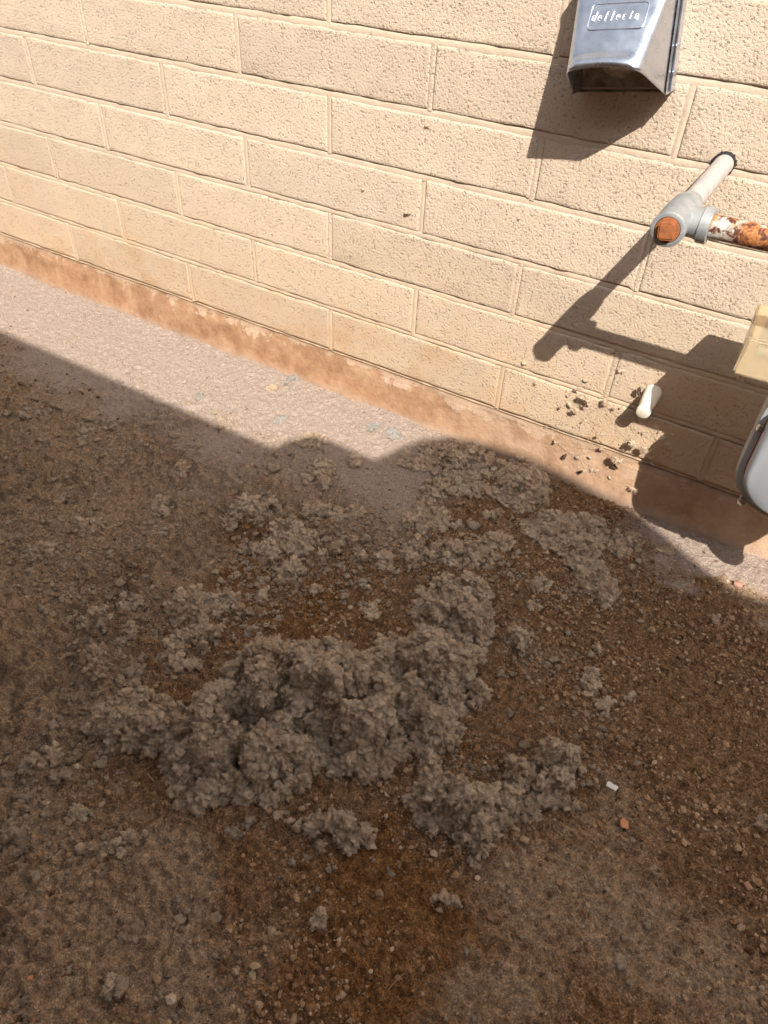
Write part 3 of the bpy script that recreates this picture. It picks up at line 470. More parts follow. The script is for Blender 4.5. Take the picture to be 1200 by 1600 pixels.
prof = [(.215, -.30), (.25, -.20), (.285, -.163), (.43, -.163), (.45, -.10), (.475, -.045), (.52, -.005), (.60, .014), (.68, .019), (.76, .012), (.85, -.004), (.915, -.012), (.945, -.022), (1.0, -.050), (1.09, -.101), (1.16, -.125), (1.16, -.30)]
extrude('occluder_crown', [occluder_pt(x, y) for x, y in prof], YB - .003, YB - .35, M_STUCCO, nb)  # hump outline back-projected along the sun from the shade edge

# ------------------------------------------------------------------ lint
def inpoly(px, py, poly):
    r = np.zeros(len(px), bool); n = len(poly)
    for i in range(n):
        x1, y1 = poly[i]; x2, y2 = poly[(i + 1) % n]
        c = ((y1 > py) != (y2 > py)) & (px < (x2 - x1) * (py - y1) / (y2 - y1 + 1e-12) + x1); r ^= c
    return r
def edgedist(px, py, poly):
    d = np.full(len(px), 9.0); n = len(poly)
    for i in range(n):
        a = np.array(poly[i]); b2 = np.array(poly[(i + 1) % n]); ab = b2 - a
        t = np.clip(((px - a[0]) * ab[0] + (py - a[1]) * ab[1]) / (ab @ ab + 1e-12), 0, 1)
        d = np.minimum(d, np.hypot(px - a[0] - t * ab[0], py - a[1] - t * ab[1]))
    return d
DG = bpy.context.evaluated_depsgraph_get
def lint_mesh(poly, h, r0, seed, vox, cz=None, fib=.42, flen=1.0):
    rg = np.random.default_rng(seed)
    P = np.array(poly); lo, hi = P.min(0) - r0, P.max(0) + r0; s = r0 * (.94 if cz is None and len(poly) != 12 else .8)
    gx_, gy_ = np.meshgrid(np.arange(lo[0], hi[0], s), np.arange(lo[1], hi[1], s)); px = gx_.ravel() + rg.normal(size=gx_.size) * s * .3; py = gy_.ravel() + rg.normal(size=gx_.size) * s * .3
    k = inpoly(px, py, poly); d = edgedist(px, py, poly); k &= d > r0 * .25
    if cz is None: k &= fbm(xyz(px, py) * 26, 3, seed + 40) > (-.66 if h >= .028 else (-.45 if P[:, 1].mean() < -.4 else -.3)) + .5 * np.exp(-d / (.9 * r0)) - (.5 if len(P) < 13 and h < .02 else 0)
    if k.sum() < 3:
        c = P.mean(0); px = np.r_[px[k], c[0] + rg.normal(size=4) * r0 * .5]; py = np.r_[py[k], c[1] + rg.normal(size=4) * r0 * .5]; d = np.full(len(px), r0 * .5)
    else: px, py, d = px[k], py[k], d[k]
    R = max(d.max(), r0); t = np.clip(d / min(R, h * 1.1 + r0 * .3), 0, 1)
    h = h * (1.04 if P[:, 1].mean() < -.4 or cz is not None else .85); hill = .56 + 1.0 * fbm(xyz(px, py) * 21, 2, seed) + .75 * vnoise(xyz(px, py) * 52, seed + 3)
    top = h * np.clip(t ** .65 * np.clip(hill, .0, 1.3), .07, 1.3)
    g0 = ground_z(px.astype(np.float32), py.astype(np.float32)) if cz is None else np.full(len(px), cz)
    C, Rr = [], []
    for x, y, z0, tp in zip(px, py, g0, top):
        r = r0 * rg.uniform(.42, 1.0); zt = max(tp - r * .8, r * .15); z = zt
        first = True
        while z > -.002 or first:
            j = rg.normal(size=3) * r * .25
            C.append((x + j[0], y + j[1], z0 + z)); Rr.append(r if not first else r * .9); z -= r * 1.3; first = False
            if z < 0: break
    C = np.array(C); Rr = np.array(Rr)
    def spawn(C, Rr, n, f0, f1):
        D = rg.normal(size=(len(C) * n, 3)); D[:, 2] = np.abs(D[:, 2]) * .9 - .25; D /= np.linalg.norm(D, axis=1)[:, None]
        R1 = np.repeat(Rr, n); C1 = np.repeat(C, n, 0) + D * (R1 * rg.uniform(.75, 1.05, len(R1)))[:, None]
        return C1, R1 * rg.uniform(f0, f1, len(R1))
    C1, R1 = spawn(C, Rr, 5, .28, .52)
    C2, R2 = spawn(C1, R1, 3, .35, .6)
    ok = R2 > vox * .8
    V0, F0 = stamp(ICO1, C, Rr); V1, F1 = stamp(ICO0, C1, R1); V2, F2 = stamp(ICO0, C2[ok], R2[ok])
    V = np.concatenate([V0, V1, V2]); F = np.concatenate([F0, F1 + len(V0), F2 + len(V0) + len(V1)])
    me = mesh_np('tmp', V, F); o = bpy.data.objects.new('tmp', me); COL.objects.link(o)
    md = o.modifiers.new('r', 'REMESH'); md.mode = 'VOXEL'; md.voxel_size = vox
    me2 = bpy.data.meshes.new_from_object(o.evaluated_get(DG())); bpy.data.objects.remove(o); bpy.data.meshes.remove(me)
    n = len(me2.vertices); V = np.empty(n * 3, np.float32); me2.vertices.foreach_get('co', V); V = V.reshape(-1, 3)
    Nn = np.empty(n * 3, np.float32); me2.vertex_normals.foreach_get('vector', Nn); Nn = Nn.reshape(-1, 3)
    b1 = np.abs(fbm(V * 115, 2, seed)); b2 = np.abs(vnoise(V * 240, seed + 5)); b3 = vnoise(V * 480, seed + 6)
    amp = min(1.0, r0 / .009)
    V += Nn * (amp * (.0062 * (b1 - .3) + .0056 * (b2 - .28) + .0026 * b3))[:, None]
    V += amp * .0020 * np.stack([vnoise(V * 140, seed + 11), vnoise(V * 140, seed + 12), vnoise(V * 140, seed + 13)], 1)
    me2.vertices.foreach_set('co', V.ravel()); 
    nl = len(me2.loops); LV = np.empty(nl, np.int32); me2.loops.foreach_get('vertex_index', LV)
    Q = LV.reshape(-1, 4)
    # loose fibres standing off the surface
    nf = int(n * fib); pick = rg.integers(0, n, nf)
    D = Nn[pick] + rg.normal(size=(nf, 3)) * .75; D /= np.linalg.norm(D, axis=1)[:, None]
    Ln = flen * rg.uniform(.002, .0058, nf)[:, None]; W = np.cross(D, rg.normal(size=(nf, 3))); W /= np.linalg.norm(W, axis=1)[:, None]; W *= .00022
    a = V[pick] - D * .0008; tip = a + D * Ln + rg.normal(size=(nf, 3)) * Ln * .25; mid = (a + tip) / 2 + rg.normal(size=(nf, 3)) * Ln * .15
    FV = np.stack([a - W, a + W, tip + W * .5, tip - W * .5], 1).reshape(-1, 3)
    bi = n + np.arange(nf) * 4
    FQ = np.stack([bi, bi + 1, bi + 2, bi + 3], 1)
    bpy.data.meshes.remove(me2)
    return mesh_np('lint', np.concatenate([V, FV]), np.concatenate([Q, FQ]))
for i, (lab, poly, h, r0) in enumerate(CLUMPS):
    vox = .0019 if i == 0 else (.0018 if len(poly) > 13 else .0017)
    me = lint_mesh(poly, h, r0, 100 + i * 7, vox)
    o = link('lint_heap' if i == 0 else 'lint_clump', me, ML)
    tag(o, lab, 'dryer lint', 'lint lying on the dirt')
    if 'sunlit strip' in lab: me.materials[0] = MLD
# crumbs of lint caught all over the dusty dirt
rg = np.random.default_rng(77)
n = 620000; cx = rg.uniform(-1.1, 1.38, n).astype(np.float32); cy = rg.uniform(-1.25, -.012, n).astype(np.float32)
halo = splat(cx, cy, [(*np.mean(q[1], 0), .07, .8) for q in CLUMPS if len(q[1]) < 30 and q[2] > .0125 and np.mean(q[1], 0)[1] > -.86]); lumc = splat(cx, cy, LUMPY)
den = np.clip(.5 * dust_and_sunlit_at(cx, cy) * np.clip(lumc, .25, 1) + .9 * np.clip(halo, 0, 1), 0, 1.2) * np.clip(.5 + 1.0 * fbm(xyz(cx, cy) * 9, 3, 41), .03, 1.5) * (1 - .7 * sun_pale_at(cx, cy))
k = rg.uniform(size=n) < den * .17; cx, cy = cx[k], cy[k]; n = len(cx)
TV = []
for s in range(8):
    V = ICO1[0]
    d = 1 + .95 * (np.abs(fbm(V * 1.9 + s * 9, 3, 300 + s)) - .3) + .4 * vnoise(V * 4.5, 310 + s)
    TV.append((V * d[:, None], ICO1[1]))
for s in range(6):
    V = ICO0[0]; TV.append((V * (1 + .32 * np.random.default_rng(340 + s).normal(size=(len(V), 1))).astype(np.float32), ICO0[1]))
sz = np.minimum(np.exp(rg.normal(-6.3, .42, n)), .0056); VV, FF, o0 = [], [], 0
sz0 = len(sz)
ws = (cy > -.25) ; sz[ws] *= .8
for a in range(n):
    V, F = TV[rg.integers(0, 8)] if sz[a] > .0024 else TV[rg.integers(8, 14)]; th = rg.uniform(0, 6.28); c, s = math.cos(th), math.sin(th)
    sc = sz[a] * rg.uniform(.7, 1.5, 3) * (1, 1, .6)
    W = V * sc; W = np.stack([W[:, 0] * c - W[:, 1] * s, W[:, 0] * s + W[:, 1] * c, W[:, 2]], 1)
    VV.append(W + (cx[a], cy[a], 0)); FF.append(F + o0); o0 += len(V)
gzv = ground_z(cx, cy)
for a in range(n): VV[a][:, 2] += gzv[a] + sz[a] * .1
crV, crF = VV, FF; VV, FF, o0 = [], [], 0
TT = []
for s in range(6):                                           # slightly larger matted tufts
    r_ = np.random.default_rng(820 + s); pts = [(.012 * math.cos(q) * r_.uniform(.6, 1.4), .009 * math.sin(q) * r_.uniform(.6, 1.4)) for q in np.linspace(0, 6.283, 11)[:-1]]
    me = lint_mesh(pts, .008 + .0015 * s, .0055, 830 + s, .0019, -.0012, .1)
    v = np.empty(len(me.vertices) * 3, np.float32); me.vertices.foreach_get('co', v); fq = np.empty(len(me.loops), np.int32); me.loops.foreach_get('vertex_index', fq); TT.append((v.reshape(-1, 3), fq.reshape(-1, 4))); bpy.data.meshes.remove(me)
m = 9000; tx = rg.uniform(-1.05, 1.0, m).astype(np.float32); ty = rg.uniform(-1.2, -.06, m).astype(np.float32)
dn = np.clip(splat(tx, ty, LUMPY), 0, 1) * np.clip(-.1 + 1.5 * fbm(xyz(tx, ty) * 7, 3, 47), 0, 1.3) * (1 - .8 * sun_pale_at(tx, ty)); kk = rg.uniform(size=m) < dn * .45; tx, ty = tx[kk], ty[kk]; tz = ground_z(tx, ty)
for a in range(len(tx)):
    v, f = TT[a % 6]; th = rg.uniform(0, 6.28); c, s = math.cos(th), math.sin(th); q = v * rg.uniform(.45, 1.05)
    VV.append(np.stack([q[:, 0] * c - q[:, 1] * s + tx[a], q[:, 0] * s + q[:, 1] * c + ty[a], q[:, 2] + tz[a]], 1)); FF.append(f + o0); o0 += len(v)
ML2 = m_lint(.68)
tag(link('lint_tufts', mesh_np('lint_tufts', np.concatenate(VV), np.concatenate(FF)), ML2), 'matted tufts of lint all over the dusty left side of the dirt', 'lint tufts', kind='stuff')
tag(link('lint_crumbs', mesh_np('lint_crumbs', np.concatenate(crV), np.concatenate(crF)), ML2), 'small grey brown lint crumbs matted into the dusty dirt', 'lint crumbs', kind='stuff')

# ------------------------------------------------------------------ gravel
PT = []
for s in range(10):
    r = np.random.default_rng(500 + s); V = ICO0[0] * (1 + r.normal(size=(12, 1)) * .16) * r.uniform(.65, 1.2, 3) * (1, 1, .75); PT.append((V.astype(np.float32), ICO0[1]))
def pick_sites(n, seed, x0=-1.05, x1=1.38, y0=-1.25, y1=-.015):
    r = np.random.default_rng(seed); x = r.uniform(x0, x1, n).astype(np.float32); y = r.uniform(y0, y1, n).astype(np.float32)
    w = (1 - .93 * sun_pale_at(x, y)) * (1 - .4 * dust_and_sunlit_at(x, y)) * (1 - .72 * np.clip(splat(x, y, LUMPY), 0, 1)) * np.clip(.6 + .85 * fbm(xyz(x, y) * 7, 3, 61), .06, 1.3)
    w = w * np.where((y > -.2) & (x < .9), .25, 1)
    kk = r.uniform(size=n) < w; return x[kk], y[kk], r
def scatter(nsite, seed, mu, sg, lo, hi, T, name, lab):
    x, y, r = pick_sites(nsite, seed); n = len(x); k = len(T[0][0])
    sz = np.clip(np.exp(r.normal(mu, sg, n)), lo, hi); ti = r.integers(0, len(T), n); zz = ground_z(x, y)
    VT = np.stack([p_[0] for p_ in T])[ti]; th = r.uniform(0, 6.28, n); c, s = np.cos(th)[:, None], np.sin(th)[:, None]
    VV = np.stack([VT[:, :, 0] * c - VT[:, :, 1] * s, VT[:, :, 0] * s + VT[:, :, 1] * c, VT[:, :, 2]], 2) * sz[:, None, None] + np.stack([x, y, zz + sz * .12], 1)[:, None]
    FF = T[0][1][None] + (np.arange(n) * k)[:, None, None]
    tag(link(name, mesh_np(name, VV.reshape(-1, 3), FF.reshape(-1, 3), False), MP), lab, 'gravel', kind='stuff')
OCT = (np.array([(1, 0, 0), (-1, 0, 0), (0, 1, 0), (0, -1, 0), (0, 0, 1), (0, 0, -1)], np.float32), np.array([(0, 2, 4), (2, 1, 4), (1, 3, 4), (3, 0, 4), (2, 0, 5), (1, 2, 5), (3, 1, 5), (0, 3, 5)]))
OT = []
for s in range(12):
    r = np.random.default_rng(700 + s); OT.append(((OCT[0] + r.normal(size=(6, 3)) * .28).astype(np.float32) * np.float32([1, .85, .7]), OCT[1]))
scatter(30000, 600, -5.8, .36, .0017, .0058, PT, 'gravel', 'brown gravel scattered over the yard')
scatter(60000, 602, -6.25, .34, .0011, .0034, OT, 'fine_gravel', 'smaller angular brown gravel over the yard')
scatter(50000, 601, -6.85, .35, .0007, .0018, OT, 'grit', 'fine brown grit between the gravel')
PM = []
for s in range(24):                                          # larger pebbles, one object each
    bm = bmesh.new(); bmesh.ops.create_icosphere(bm, subdivisions=1, radius=1); r_ = random.Random(900 + s)
    sx, sy, sz_ = r_.uniform(.75, 1.25), r_.uniform(.65, 1.0), r_.uniform(.5, .75)
    for v in bm.verts: v.co *= r_.uniform(.72, 1.18); v.co.x *= sx; v.co.y *= sy; v.co.z *= sz_
    PM.append(mesh_bm('pebble', bm)); 
PC = [(.22, .125, .07), (.29, .175, .10), (.36, .23, .14), (.40, .275, .18), (.32, .18, .11)]
PMAT = [m_plain('pebble_stone', c_, .75, 0, .3, 250, .3) for c_ in PC]
for i, me in enumerate(PM): me.materials.append(PMAT[i % 5])
x, y, r = pick_sites(6000, 640, .0, 1.34, -1.2, -.1); x, y = x[:240], y[:240]; zz = ground_z(x, y)
proto = None
for i in range(len(x)):
    o = bpy.data.objects.new('pebble', PM[i % 24]); s = float(np.clip(math.exp(r.normal(-5.45, .25)), .003, .0072))
    o.location = (x[i], y[i], zz[i] + s * .08); o.scale = (s, s, s); o.rotation_euler = (r.uniform(-.3, .3), r.uniform(-.3, .3), r.uniform(0, 6.28)); COL.objects.link(o)
    tag(o, 'small tan or brown pebble lying loose on the dirt', 'pebble', 'pebbles lying loose on the dirt')
def stone(key, size, m, lab, seed, flat=.6, name='stone', cat='stone'):
    bm = bmesh.new(); bmesh.ops.create_cube(bm, size=2); r_ = random.Random(seed)
    bmesh.ops.subdivide_edges(bm, edges=bm.edges[:], cuts=1)
    for v in bm.verts:
        v.co = v.co.normalized() * (.55 * v.co.length + .5) * r_.uniform(.86, 1.1); v.co.z *= flat; v.co.y *= .8; v.co *= size
    bmesh.ops.bevel(bm, geom=list(bm.edges), offset=size * .12, segments=1, affect='EDGES')
    xx, yy = SPOT[key]; o = link(name, mesh_bm(name, bm, True), m, None, (xx, yy, gz1(xx, yy) + size * flat * .6)); o.rotation_euler = (0, 0, r_.uniform(0, 3))
    return tag(o, lab, cat)
stone('pinkstone', .0085, M_PINK, 'pink stone at the edge of the sunlit ground below the meter', 1)
stone('tanstone', .0062, M_TAN, 'square tan stone beside the point of the forked lint clump', 2)
stone('st2', .0052, M_TAN, 'tan stone above and right of the orange leaf', 3)
stone('st3', .0038, M_LEAF, 'bright orange stone near the bottom left corner', 4)
stone('st4', .0042, M_TAN, 'tan stone above the bottom left lint shreds', 5)
stone('st7', .0055, M_PINK, 'pinkish stone near the right edge low down', 6)
def chip(key, pts, m, lab, name, cat, tilt=.2, th=.0005):
    bm = bmesh.new(); vs = [bm.verts.new((a, b2, .0012 * math.sin(i * 2.1))) for i, (a, b2) in enumerate(pts)]; f = bm.faces.new(vs)
    ex = bmesh.ops.extrude_face_region(bm, geom=[f]); bmesh.ops.translate(bm, verts=[v for v in ex['geom'] if isinstance(v, bmesh.types.BMVert)], vec=(0, 0, th))
    xx, yy = SPOT[key]; o = link(name, mesh_bm(name, bm), m, None, (xx, yy, gz1(xx, yy) + .004)); o.rotation_euler = (-tilt, .1, .2)
    return tag(o, lab, cat)
chip('paper', [(-.0075, -.004), (-.001, -.006), (.006, -.005), (.0085, .001), (.0075, .006), (.003, .004), (-.002, .006), (-.007, .003)], M_PAPER, 'torn scrap of white paper on the dirt', 'paper_scrap', 'paper')
lf = [(.0055 * math.cos(a) * (1 - .25 * math.sin(a)), .0095 * math.sin(a)) for a in np.linspace(0, 6.283, 14)[:-1]]
chip('leaf', lf, M_LEAF, 'oval orange dry leaf below the white paper scrap', 'dry_leaf', 'leaf', .35)
def twig(key, L, ang, m, lab, rad=.0008, bend=.15, name='twig'):
    cu = bpy.data.curves.new(name, 'CURVE'); cu.dimensions = '3D'; cu.bevel_depth = rad; cu.bevel_resolution = 1
    sp_ = cu.splines.new('POLY'); n_ = 6; sp_.points.add(n_ - 1)
    for i in range(n_):
        u = i / (n_ - 1) - .5; sp_.points[i].co = (u * L * math.cos(ang) - bend * L * math.sin(ang) * (.25 - u * u) * 4 * .25, u * L * math.sin(ang) + bend * L * math.cos(ang) * (.25 - u * u), .001 * math.sin(i * 2), 1)
    t_ = bpy.data.objects.new('tmp', cu); COL.objects.link(t_); me = bpy.data.meshes.new_from_object(t_.evaluated_get(DG())); bpy.data.objects.remove(t_)
    me.materials.clear(); xx, yy = SPOT[key]
    return tag(link(name, me, m, None, (xx, yy, gz1(xx, yy) + .0035)), lab, 'twig')
twig('twig1', .016, -.2, M_TAN, 'short pale splinter in front of the biggest heap on the left', .0011, 0, 'splinter')
twig('straw1', .03, .9, M_STRAW, 'longer dry straw left of the heavy hanging lint clump')
twig('straw2', .017, 0, M_STRAW, 'shorter dry straw beside the longer straw', .0006)
twig('twig2', .017, -.6, M_STRAW, 'short reddish twig right of the biggest heap')
twig('twig3', .024, 1.3, M_STRAW, 'thin pale straw on the orange brown dirt at the bottom', .0006)
twig('curl', .03, 1.6, M_STRAW, 'curled fibre near the right edge above the right edge lint tuft', .0007, 1.2)

# ------------------------------------------------------------------ lint stuck on the wall, cobweb corner
def blob(x, z, r, d, seed):
    sd = random.Random(seed); wx, hz = sd.uniform(.6, 1.6), sd.uniform(.7, 1.7)
    pts = [(x + wx * r * math.cos(a) * sd.uniform(.6, 1.3), -d + r * .4 * math.sin(a) * sd.uniform(.6, 1.3)) for a in np.linspace(0, 6.283, 12)[:-1]]
    return lint_mesh(pts, r * hz, max(r * .5, .0035), seed, max(.0009, r * .09), z - r * .7, .35, .4 + r * 70)
for i, (x, z) in enumerate(WALL_SPOTS):
    me = blob(x, z, [.0026, .0034, .0021][i % 3], .0005, 2000 + i)
    tag(link('lint_fleck', me, ML), 'small grey lint fleck stuck on the painted block wall', 'lint fleck', 'lint flecks stuck on the wall')
wlabs = ['largest grey lint tuft in the cobweb, on the mortar joint', 'curled lint tuft right of the largest one on the joint', 'lint tuft in the cobweb at the tip of the sunlit wedge', 'grey lint knot hanging over the crack above the footing', 'lint knot beside the hanging knot over the crack', 'pinkish lint tuft at the shadow end of the cobweb', 'dark leaf flake on the crack above the footing', 'fluffy lint tuft low on the footing at the shadow line', 'flat grey lint smear on the footing', 'pale lint bit left of the flat smear', 'dark leaf flake left of the plastic pipe stub', 'small lint bit under the largest cobweb tuft', 'dark leaf flake at the footing edge left of the cobweb', 'dark leaf flake on the footing under the cobweb', 'thin lint bit in the middle of the cobweb', 'dark leaf flake low on the footing near the dirt']
for i, (x, z, r_, d) in enumerate(WEB_BITS):
    if i in (6, 10, 12, 13, 15):
        bm = bmesh.new(); rr = r_ * 1.1; sd = random.Random(i); th_ = sd.uniform(0, 3)
        ring = [(rr * math.cos(q) * sd.uniform(.8, 1.2), rr * .42 * math.sin(q) * sd.uniform(.8, 1.2)) for q in np.linspace(0, 6.283, 9)[:-1]]
        f = bm.faces.new([bm.verts.new((x + u_ * math.cos(th_) - w_ * math.sin(th_), -d - .25 * rr * math.cos(3 * u_ / rr), z + u_ * math.sin(th_) + w_ * math.cos(th_))) for u_, w_ in ring])
        ex = bmesh.ops.extrude_face_region(bm, geom=[f]); bmesh.ops.translate(bm, verts=[v for v in ex['geom'] if isinstance(v, bmesh.types.BMVert)], vec=(0, -.0006, 0))
        tag(link('leaf_flake', mesh_bm('leaf_flake', bm), M_DARKLEAF), wlabs[i], 'leaf flake', 'dark flakes caught in the cobweb'); continue
    o = link('lint_tuft', blob(x, z, r_ * (.75 if r_ < .011 else .8), d, 2100 + i), M_DARKLEAF if i in (6, 10, 12, 13, 15) else ML); tag(o, wlabs[i], 'lint tuft', 'lint caught in the cobweb by the wall')
r_ = random.Random(61); bits = [lint_mesh([(.004 * math.cos(q) * r_.uniform(.5, 1.5), .0022 * math.sin(q)) for q in np.linspace(0, 6.283, 10)[:-1]], .005, .0026, 2300 + i, .0009, -.002, .35, .5) for i in range(4)]
for me in bits: me.materials.append(ML)
for i in range(34):
    o = bpy.data.objects.new('lint_bit', bits[i % 4]); x, z = r_.gauss(.80, .055), r_.gauss(.055, .05)
    if i % 3 == 0: x, z = r_.gauss(.91, .03), r_.gauss(.055, .03)
    s = r_.uniform(.45, 1.25); o.scale = (s * 1.3, s * .55, s); o.location = (x, -.003 - r_.random() ** 2 * .022 - (.006 if z < 0 else 0), z); o.rotation_euler = (0, r_.uniform(0, 6.28), 0); COL.objects.link(o)
    tag(o, 'tiny lint bit caught on the wall round the cobweb', 'lint bit', 'tiny lint bits round the cobweb')
cu = bpy.data.curves.new('cobweb', 'CURVE'); cu.dimensions = '3D'; cu.bevel_depth = .00016; cu.bevel_resolution = 0
r_ = random.Random(5); nodes = [(x, -d, z) for x, z, q, d in WEB_BITS]
for i in range(46):
    a = Vector(r_.choice(nodes)); b2 = Vector(r_.choice(nodes)) if i % 3 else Vector((a.x + r_.uniform(-.09, .10), -.001, a.z + r_.uniform(-.05, .06)))
    if (a - b2).length < .01 or (a - b2).length > .14: continue
    sp_ = cu.splines.new('POLY'); sp_.points.add(5)
    for j in range(6):
        q = a.lerp(b2, j / 5) + Vector((r_.gauss(0, .0012), 0, -.006 * math.sin(math.pi * j / 5))); sp_.points[j].co = (q.x, min(q.y, -.001), q.z, 1)
t_ = bpy.data.objects.new('tmp', cu); COL.objects.link(t_); me = bpy.data.meshes.new_from_object(t_.evaluated_get(DG())); bpy.data.objects.remove(t_); me.materials.clear()
tag(link('cobweb', me, m_plain('cobweb_thread', (.42, .33, .24), .8)), 'dusty cobweb threads holding lint bits between wall and footing', 'cobweb')

# ------------------------------------------------------------------ solids helper: lathe along an axis, tubes
def lathe(name, base, axis_, prof, m, parent, seg=32, smooth=True):
    ax = Vector(axis_).normalized(); u = ax.orthogonal().normalized(); v = ax.cross(u); V, F = [], []
    for (s, r) in prof:
        for i in range(seg):
            a = 2 * math.pi * i / seg; V.append(Vector(base) + ax * s + (u * math.cos(a) + v * math.sin(a)) * r)
    for j in range(len(prof) - 1):
        for i in range(seg): k2 = (i + 1) % seg; F.append((j * seg + i, j * seg + k2, (j + 1) * seg + k2, (j + 1) * seg + i))
    bm = bmesh.new(); vs = [bm.verts.new(q) for q in V]
    for f in F: bm.faces.new([vs[i] for i in f])
    bm.faces.new(vs[:seg][::-1]); bm.faces.new(vs[-seg:])
    me = mesh_bm(name, bm, smooth)
    if smooth:
        try: me.set_sharp_from_angle(angle=.6)
        except Exception: pass
    return link(name, me, m, parent)

def sub(o, part): o.parent = part; o.matrix_parent_inverse = Matrix.Identity(4); return o   # a piece of a part: the part itself rests at the world origin
# ------------------------------------------------------------------ gas pipe
hole = Vector((.8835, 0, .5155)); pend = Vector((.8850, -.292, .5085)); pd = (pend - hole).normalized(); PL = (pend - hole).length
pipe = empty('gas_pipe', hole, 'grey gas pipe out of the wall with a tee and a rusty branch going right', 'pipe')
lathe('wall_pipe', hole - pd * -.0 + Vector((0, .004, 0)), pd, [(0, .0138), (.035, .0136), (PL - .10, .0134)], M_GALVD, pipe)
te = lathe('tee_fitting', hole, pd, [(PL - .104, .0136), (PL - .10, .0165), (PL - .085, .0195), (PL - .055, .0205), (PL - .03, .0205), (PL - .02, .0195), (PL - .012, .0188), (PL - .008, .0202), (PL - .001, .0202), (PL, .0185), (PL, .0150), (PL - .006, .0143)], M_GALV, pipe)
bc = hole + pd * (PL - .043)
lathe('branch_collar', bc, (1, 0, 0), [(.0, .0175), (.022, .0172), (.028, .0185), (.029, .0208), (.040, .0208), (.0405, .0195), (.0405, .0140)], M_GALV, pipe)
lathe('rusty_branch', bc, (1, 0, .004), [(.036, .0136), (.42, .0136)], MR, pipe, 28)
lathe('plug_rim', hole, pd, [(PL - .008, .0148), (PL + .0008, .0142), (PL + .0012, .012)], M_PLUG, pipe)
bm = bmesh.new(); bmesh.ops.create_cube(bm, size=1); rot_ = pd.to_track_quat('Z', 'X').to_matrix().to_4x4()
bmesh.ops.bevel(bm, geom=list(bm.edges), offset=.12, segments=2, affect='EDGES')
bmesh.ops.transform(bm, verts=bm.verts, matrix=Matrix.Translation(hole + pd * (PL + .003)) @ rot_ @ Matrix.Rotation(.18, 4, 'Z') @ Matrix.Diagonal((.0195, .0175, .010, 1)))
sub(link('plug_head', mesh_bm('plug_head', bm), M_PLUG), te)
r_ = random.Random(8); V = []; bm = bmesh.new(); n_ = 40; inner, outer = [], []
for i in range(n_):
    a = 2 * math.pi * i / n_; ri = .0130; ro = .0164 + r_.uniform(-.0010, .0014) + (.0012 if math.sin(a) > 0 else -.001)
    inner.append(bm.verts.new((hole.x + ri * math.cos(a), -.0028, hole.z + ri * math.sin(a)))); outer.append(bm.verts.new((hole.x + ro * math.cos(a), -.0008, hole.z + ro * math.sin(a))))
for i in range(n_): j = (i + 1) % n_; bm.faces.new((inner[i], inner[j], outer[j], outer[i]))
link('pipe_gap_ring', mesh_bm('pipe_gap_ring', bm), M_BLACK, pipe)  # black ring stands in for the dark gap round the pipe
lathe('elbow', bc + Vector((.415, 0, .001)), (1, 0, 0), [(0, .016), (.002, .02), (.04, .02), (.055, .012)], M_GALV, pipe, 24)

# ------------------------------------------------------------------ plastic pipe stub
stub = empty('plastic_pipe_stub', (.893, 0, .146), 'short white plastic pipe stub poking out of the wall above the cobweb', 'pipe stub')
lathe('stub_tube', (.8905, .003, .143), (.02, -1, -.24), [(0, .0150), (.030, .0134), (.048, .0116), (.0495, .0124), (.057, .0122), (.0595, .0108), (.0605, .008)], M_PVC, stub, 28)

# ------------------------------------------------------------------ gas meter
met = empty('gas_meter', (1.17, -.2, .11), 'grey gas meter body with bolted seam and yellowed clear index cover at the right edge', 'gas meter')
def rrect(x0, x1, z0, z1, r, n_=8):
    o = []
    for cx_, cz_, a0 in ((x1 - r, z1 - r, 0), (x0 + r, z1 - r, 90), (x0 + r, z0 + r, 180), (x1 - r, z0 + r, 270)):
        for i in range(n_ + 1): a = math.radians(a0 + 90 * i / n_); o.append((cx_ + r * math.cos(a), cz_ + r * math.sin(a)))
    return o
MX0, MX1, MZ0, MZ1 = 1.058, 1.285, .118, .345
def loft(name, secs, m, lift=0.0):
    bm = bmesh.new(); rings = []
    for y_, ins, r in secs:
        rings.append([bm.verts.new((x_, y_, z_)) for x_, z_ in rrect(MX0 + ins, MX1 - ins, MZ0 + ins + lift, MZ1 - ins, max(r, .008))])
    for a, b2 in zip(rings, rings[1:]):
        for i in range(len(a)): j = (i + 1) % len(a); bm.faces.new((a[i], a[j], b2[j], b2[i]))
    bm.faces.new(rings[0]); bm.faces.new(rings[-1][::-1])
    me = mesh_bm(name, bm, True)
    try: me.set_sharp_from_angle(angle=.7)
    except Exception: pass
    return link(name, me, m, met)
loft('rear_shell', [(-.085, .05, .04), (-.09, .03, .05), (-.105, .013, .06), (-.13, .004, .066), (-.165, .0, .07), (-.195, .0005, .07), (-.204, .003, .068)], M_METER)
loft('seam_gasket', [(-.204, .0100, .060), (-.2095, .0100, .060)], M_BLACK, .004)
loft('front_flange', [(-.2095, .003, .066), (-.214, .0035, .066), (-.2155, .007, .064)], M_METERF, .007)
loft('red_line', [(-.2153, .0110, .060), (-.2160, .0110, .060)], M_RED, .011)
loft('front_shell', [(-.2155, .0125, .058), (-.232, .0135, .057), (-.238, .0165, .055), (-.241, .0225, .05)], M_METERF, .012)
for (x_, z_) in ((MX0 + .007, .262), (MX0 + .026, .139), (MX0 + .1, MZ0 + .007), (MX0 + .17, MZ0 + .007)):
    lathe('bolt', (x_, -.201, z_), (0, -1, 0), [(0, .0042), (.0155, .0042), (.016, .0058), (.0195, .0058), (.0205, .0048)], M_DIRTY, met, 6, False)
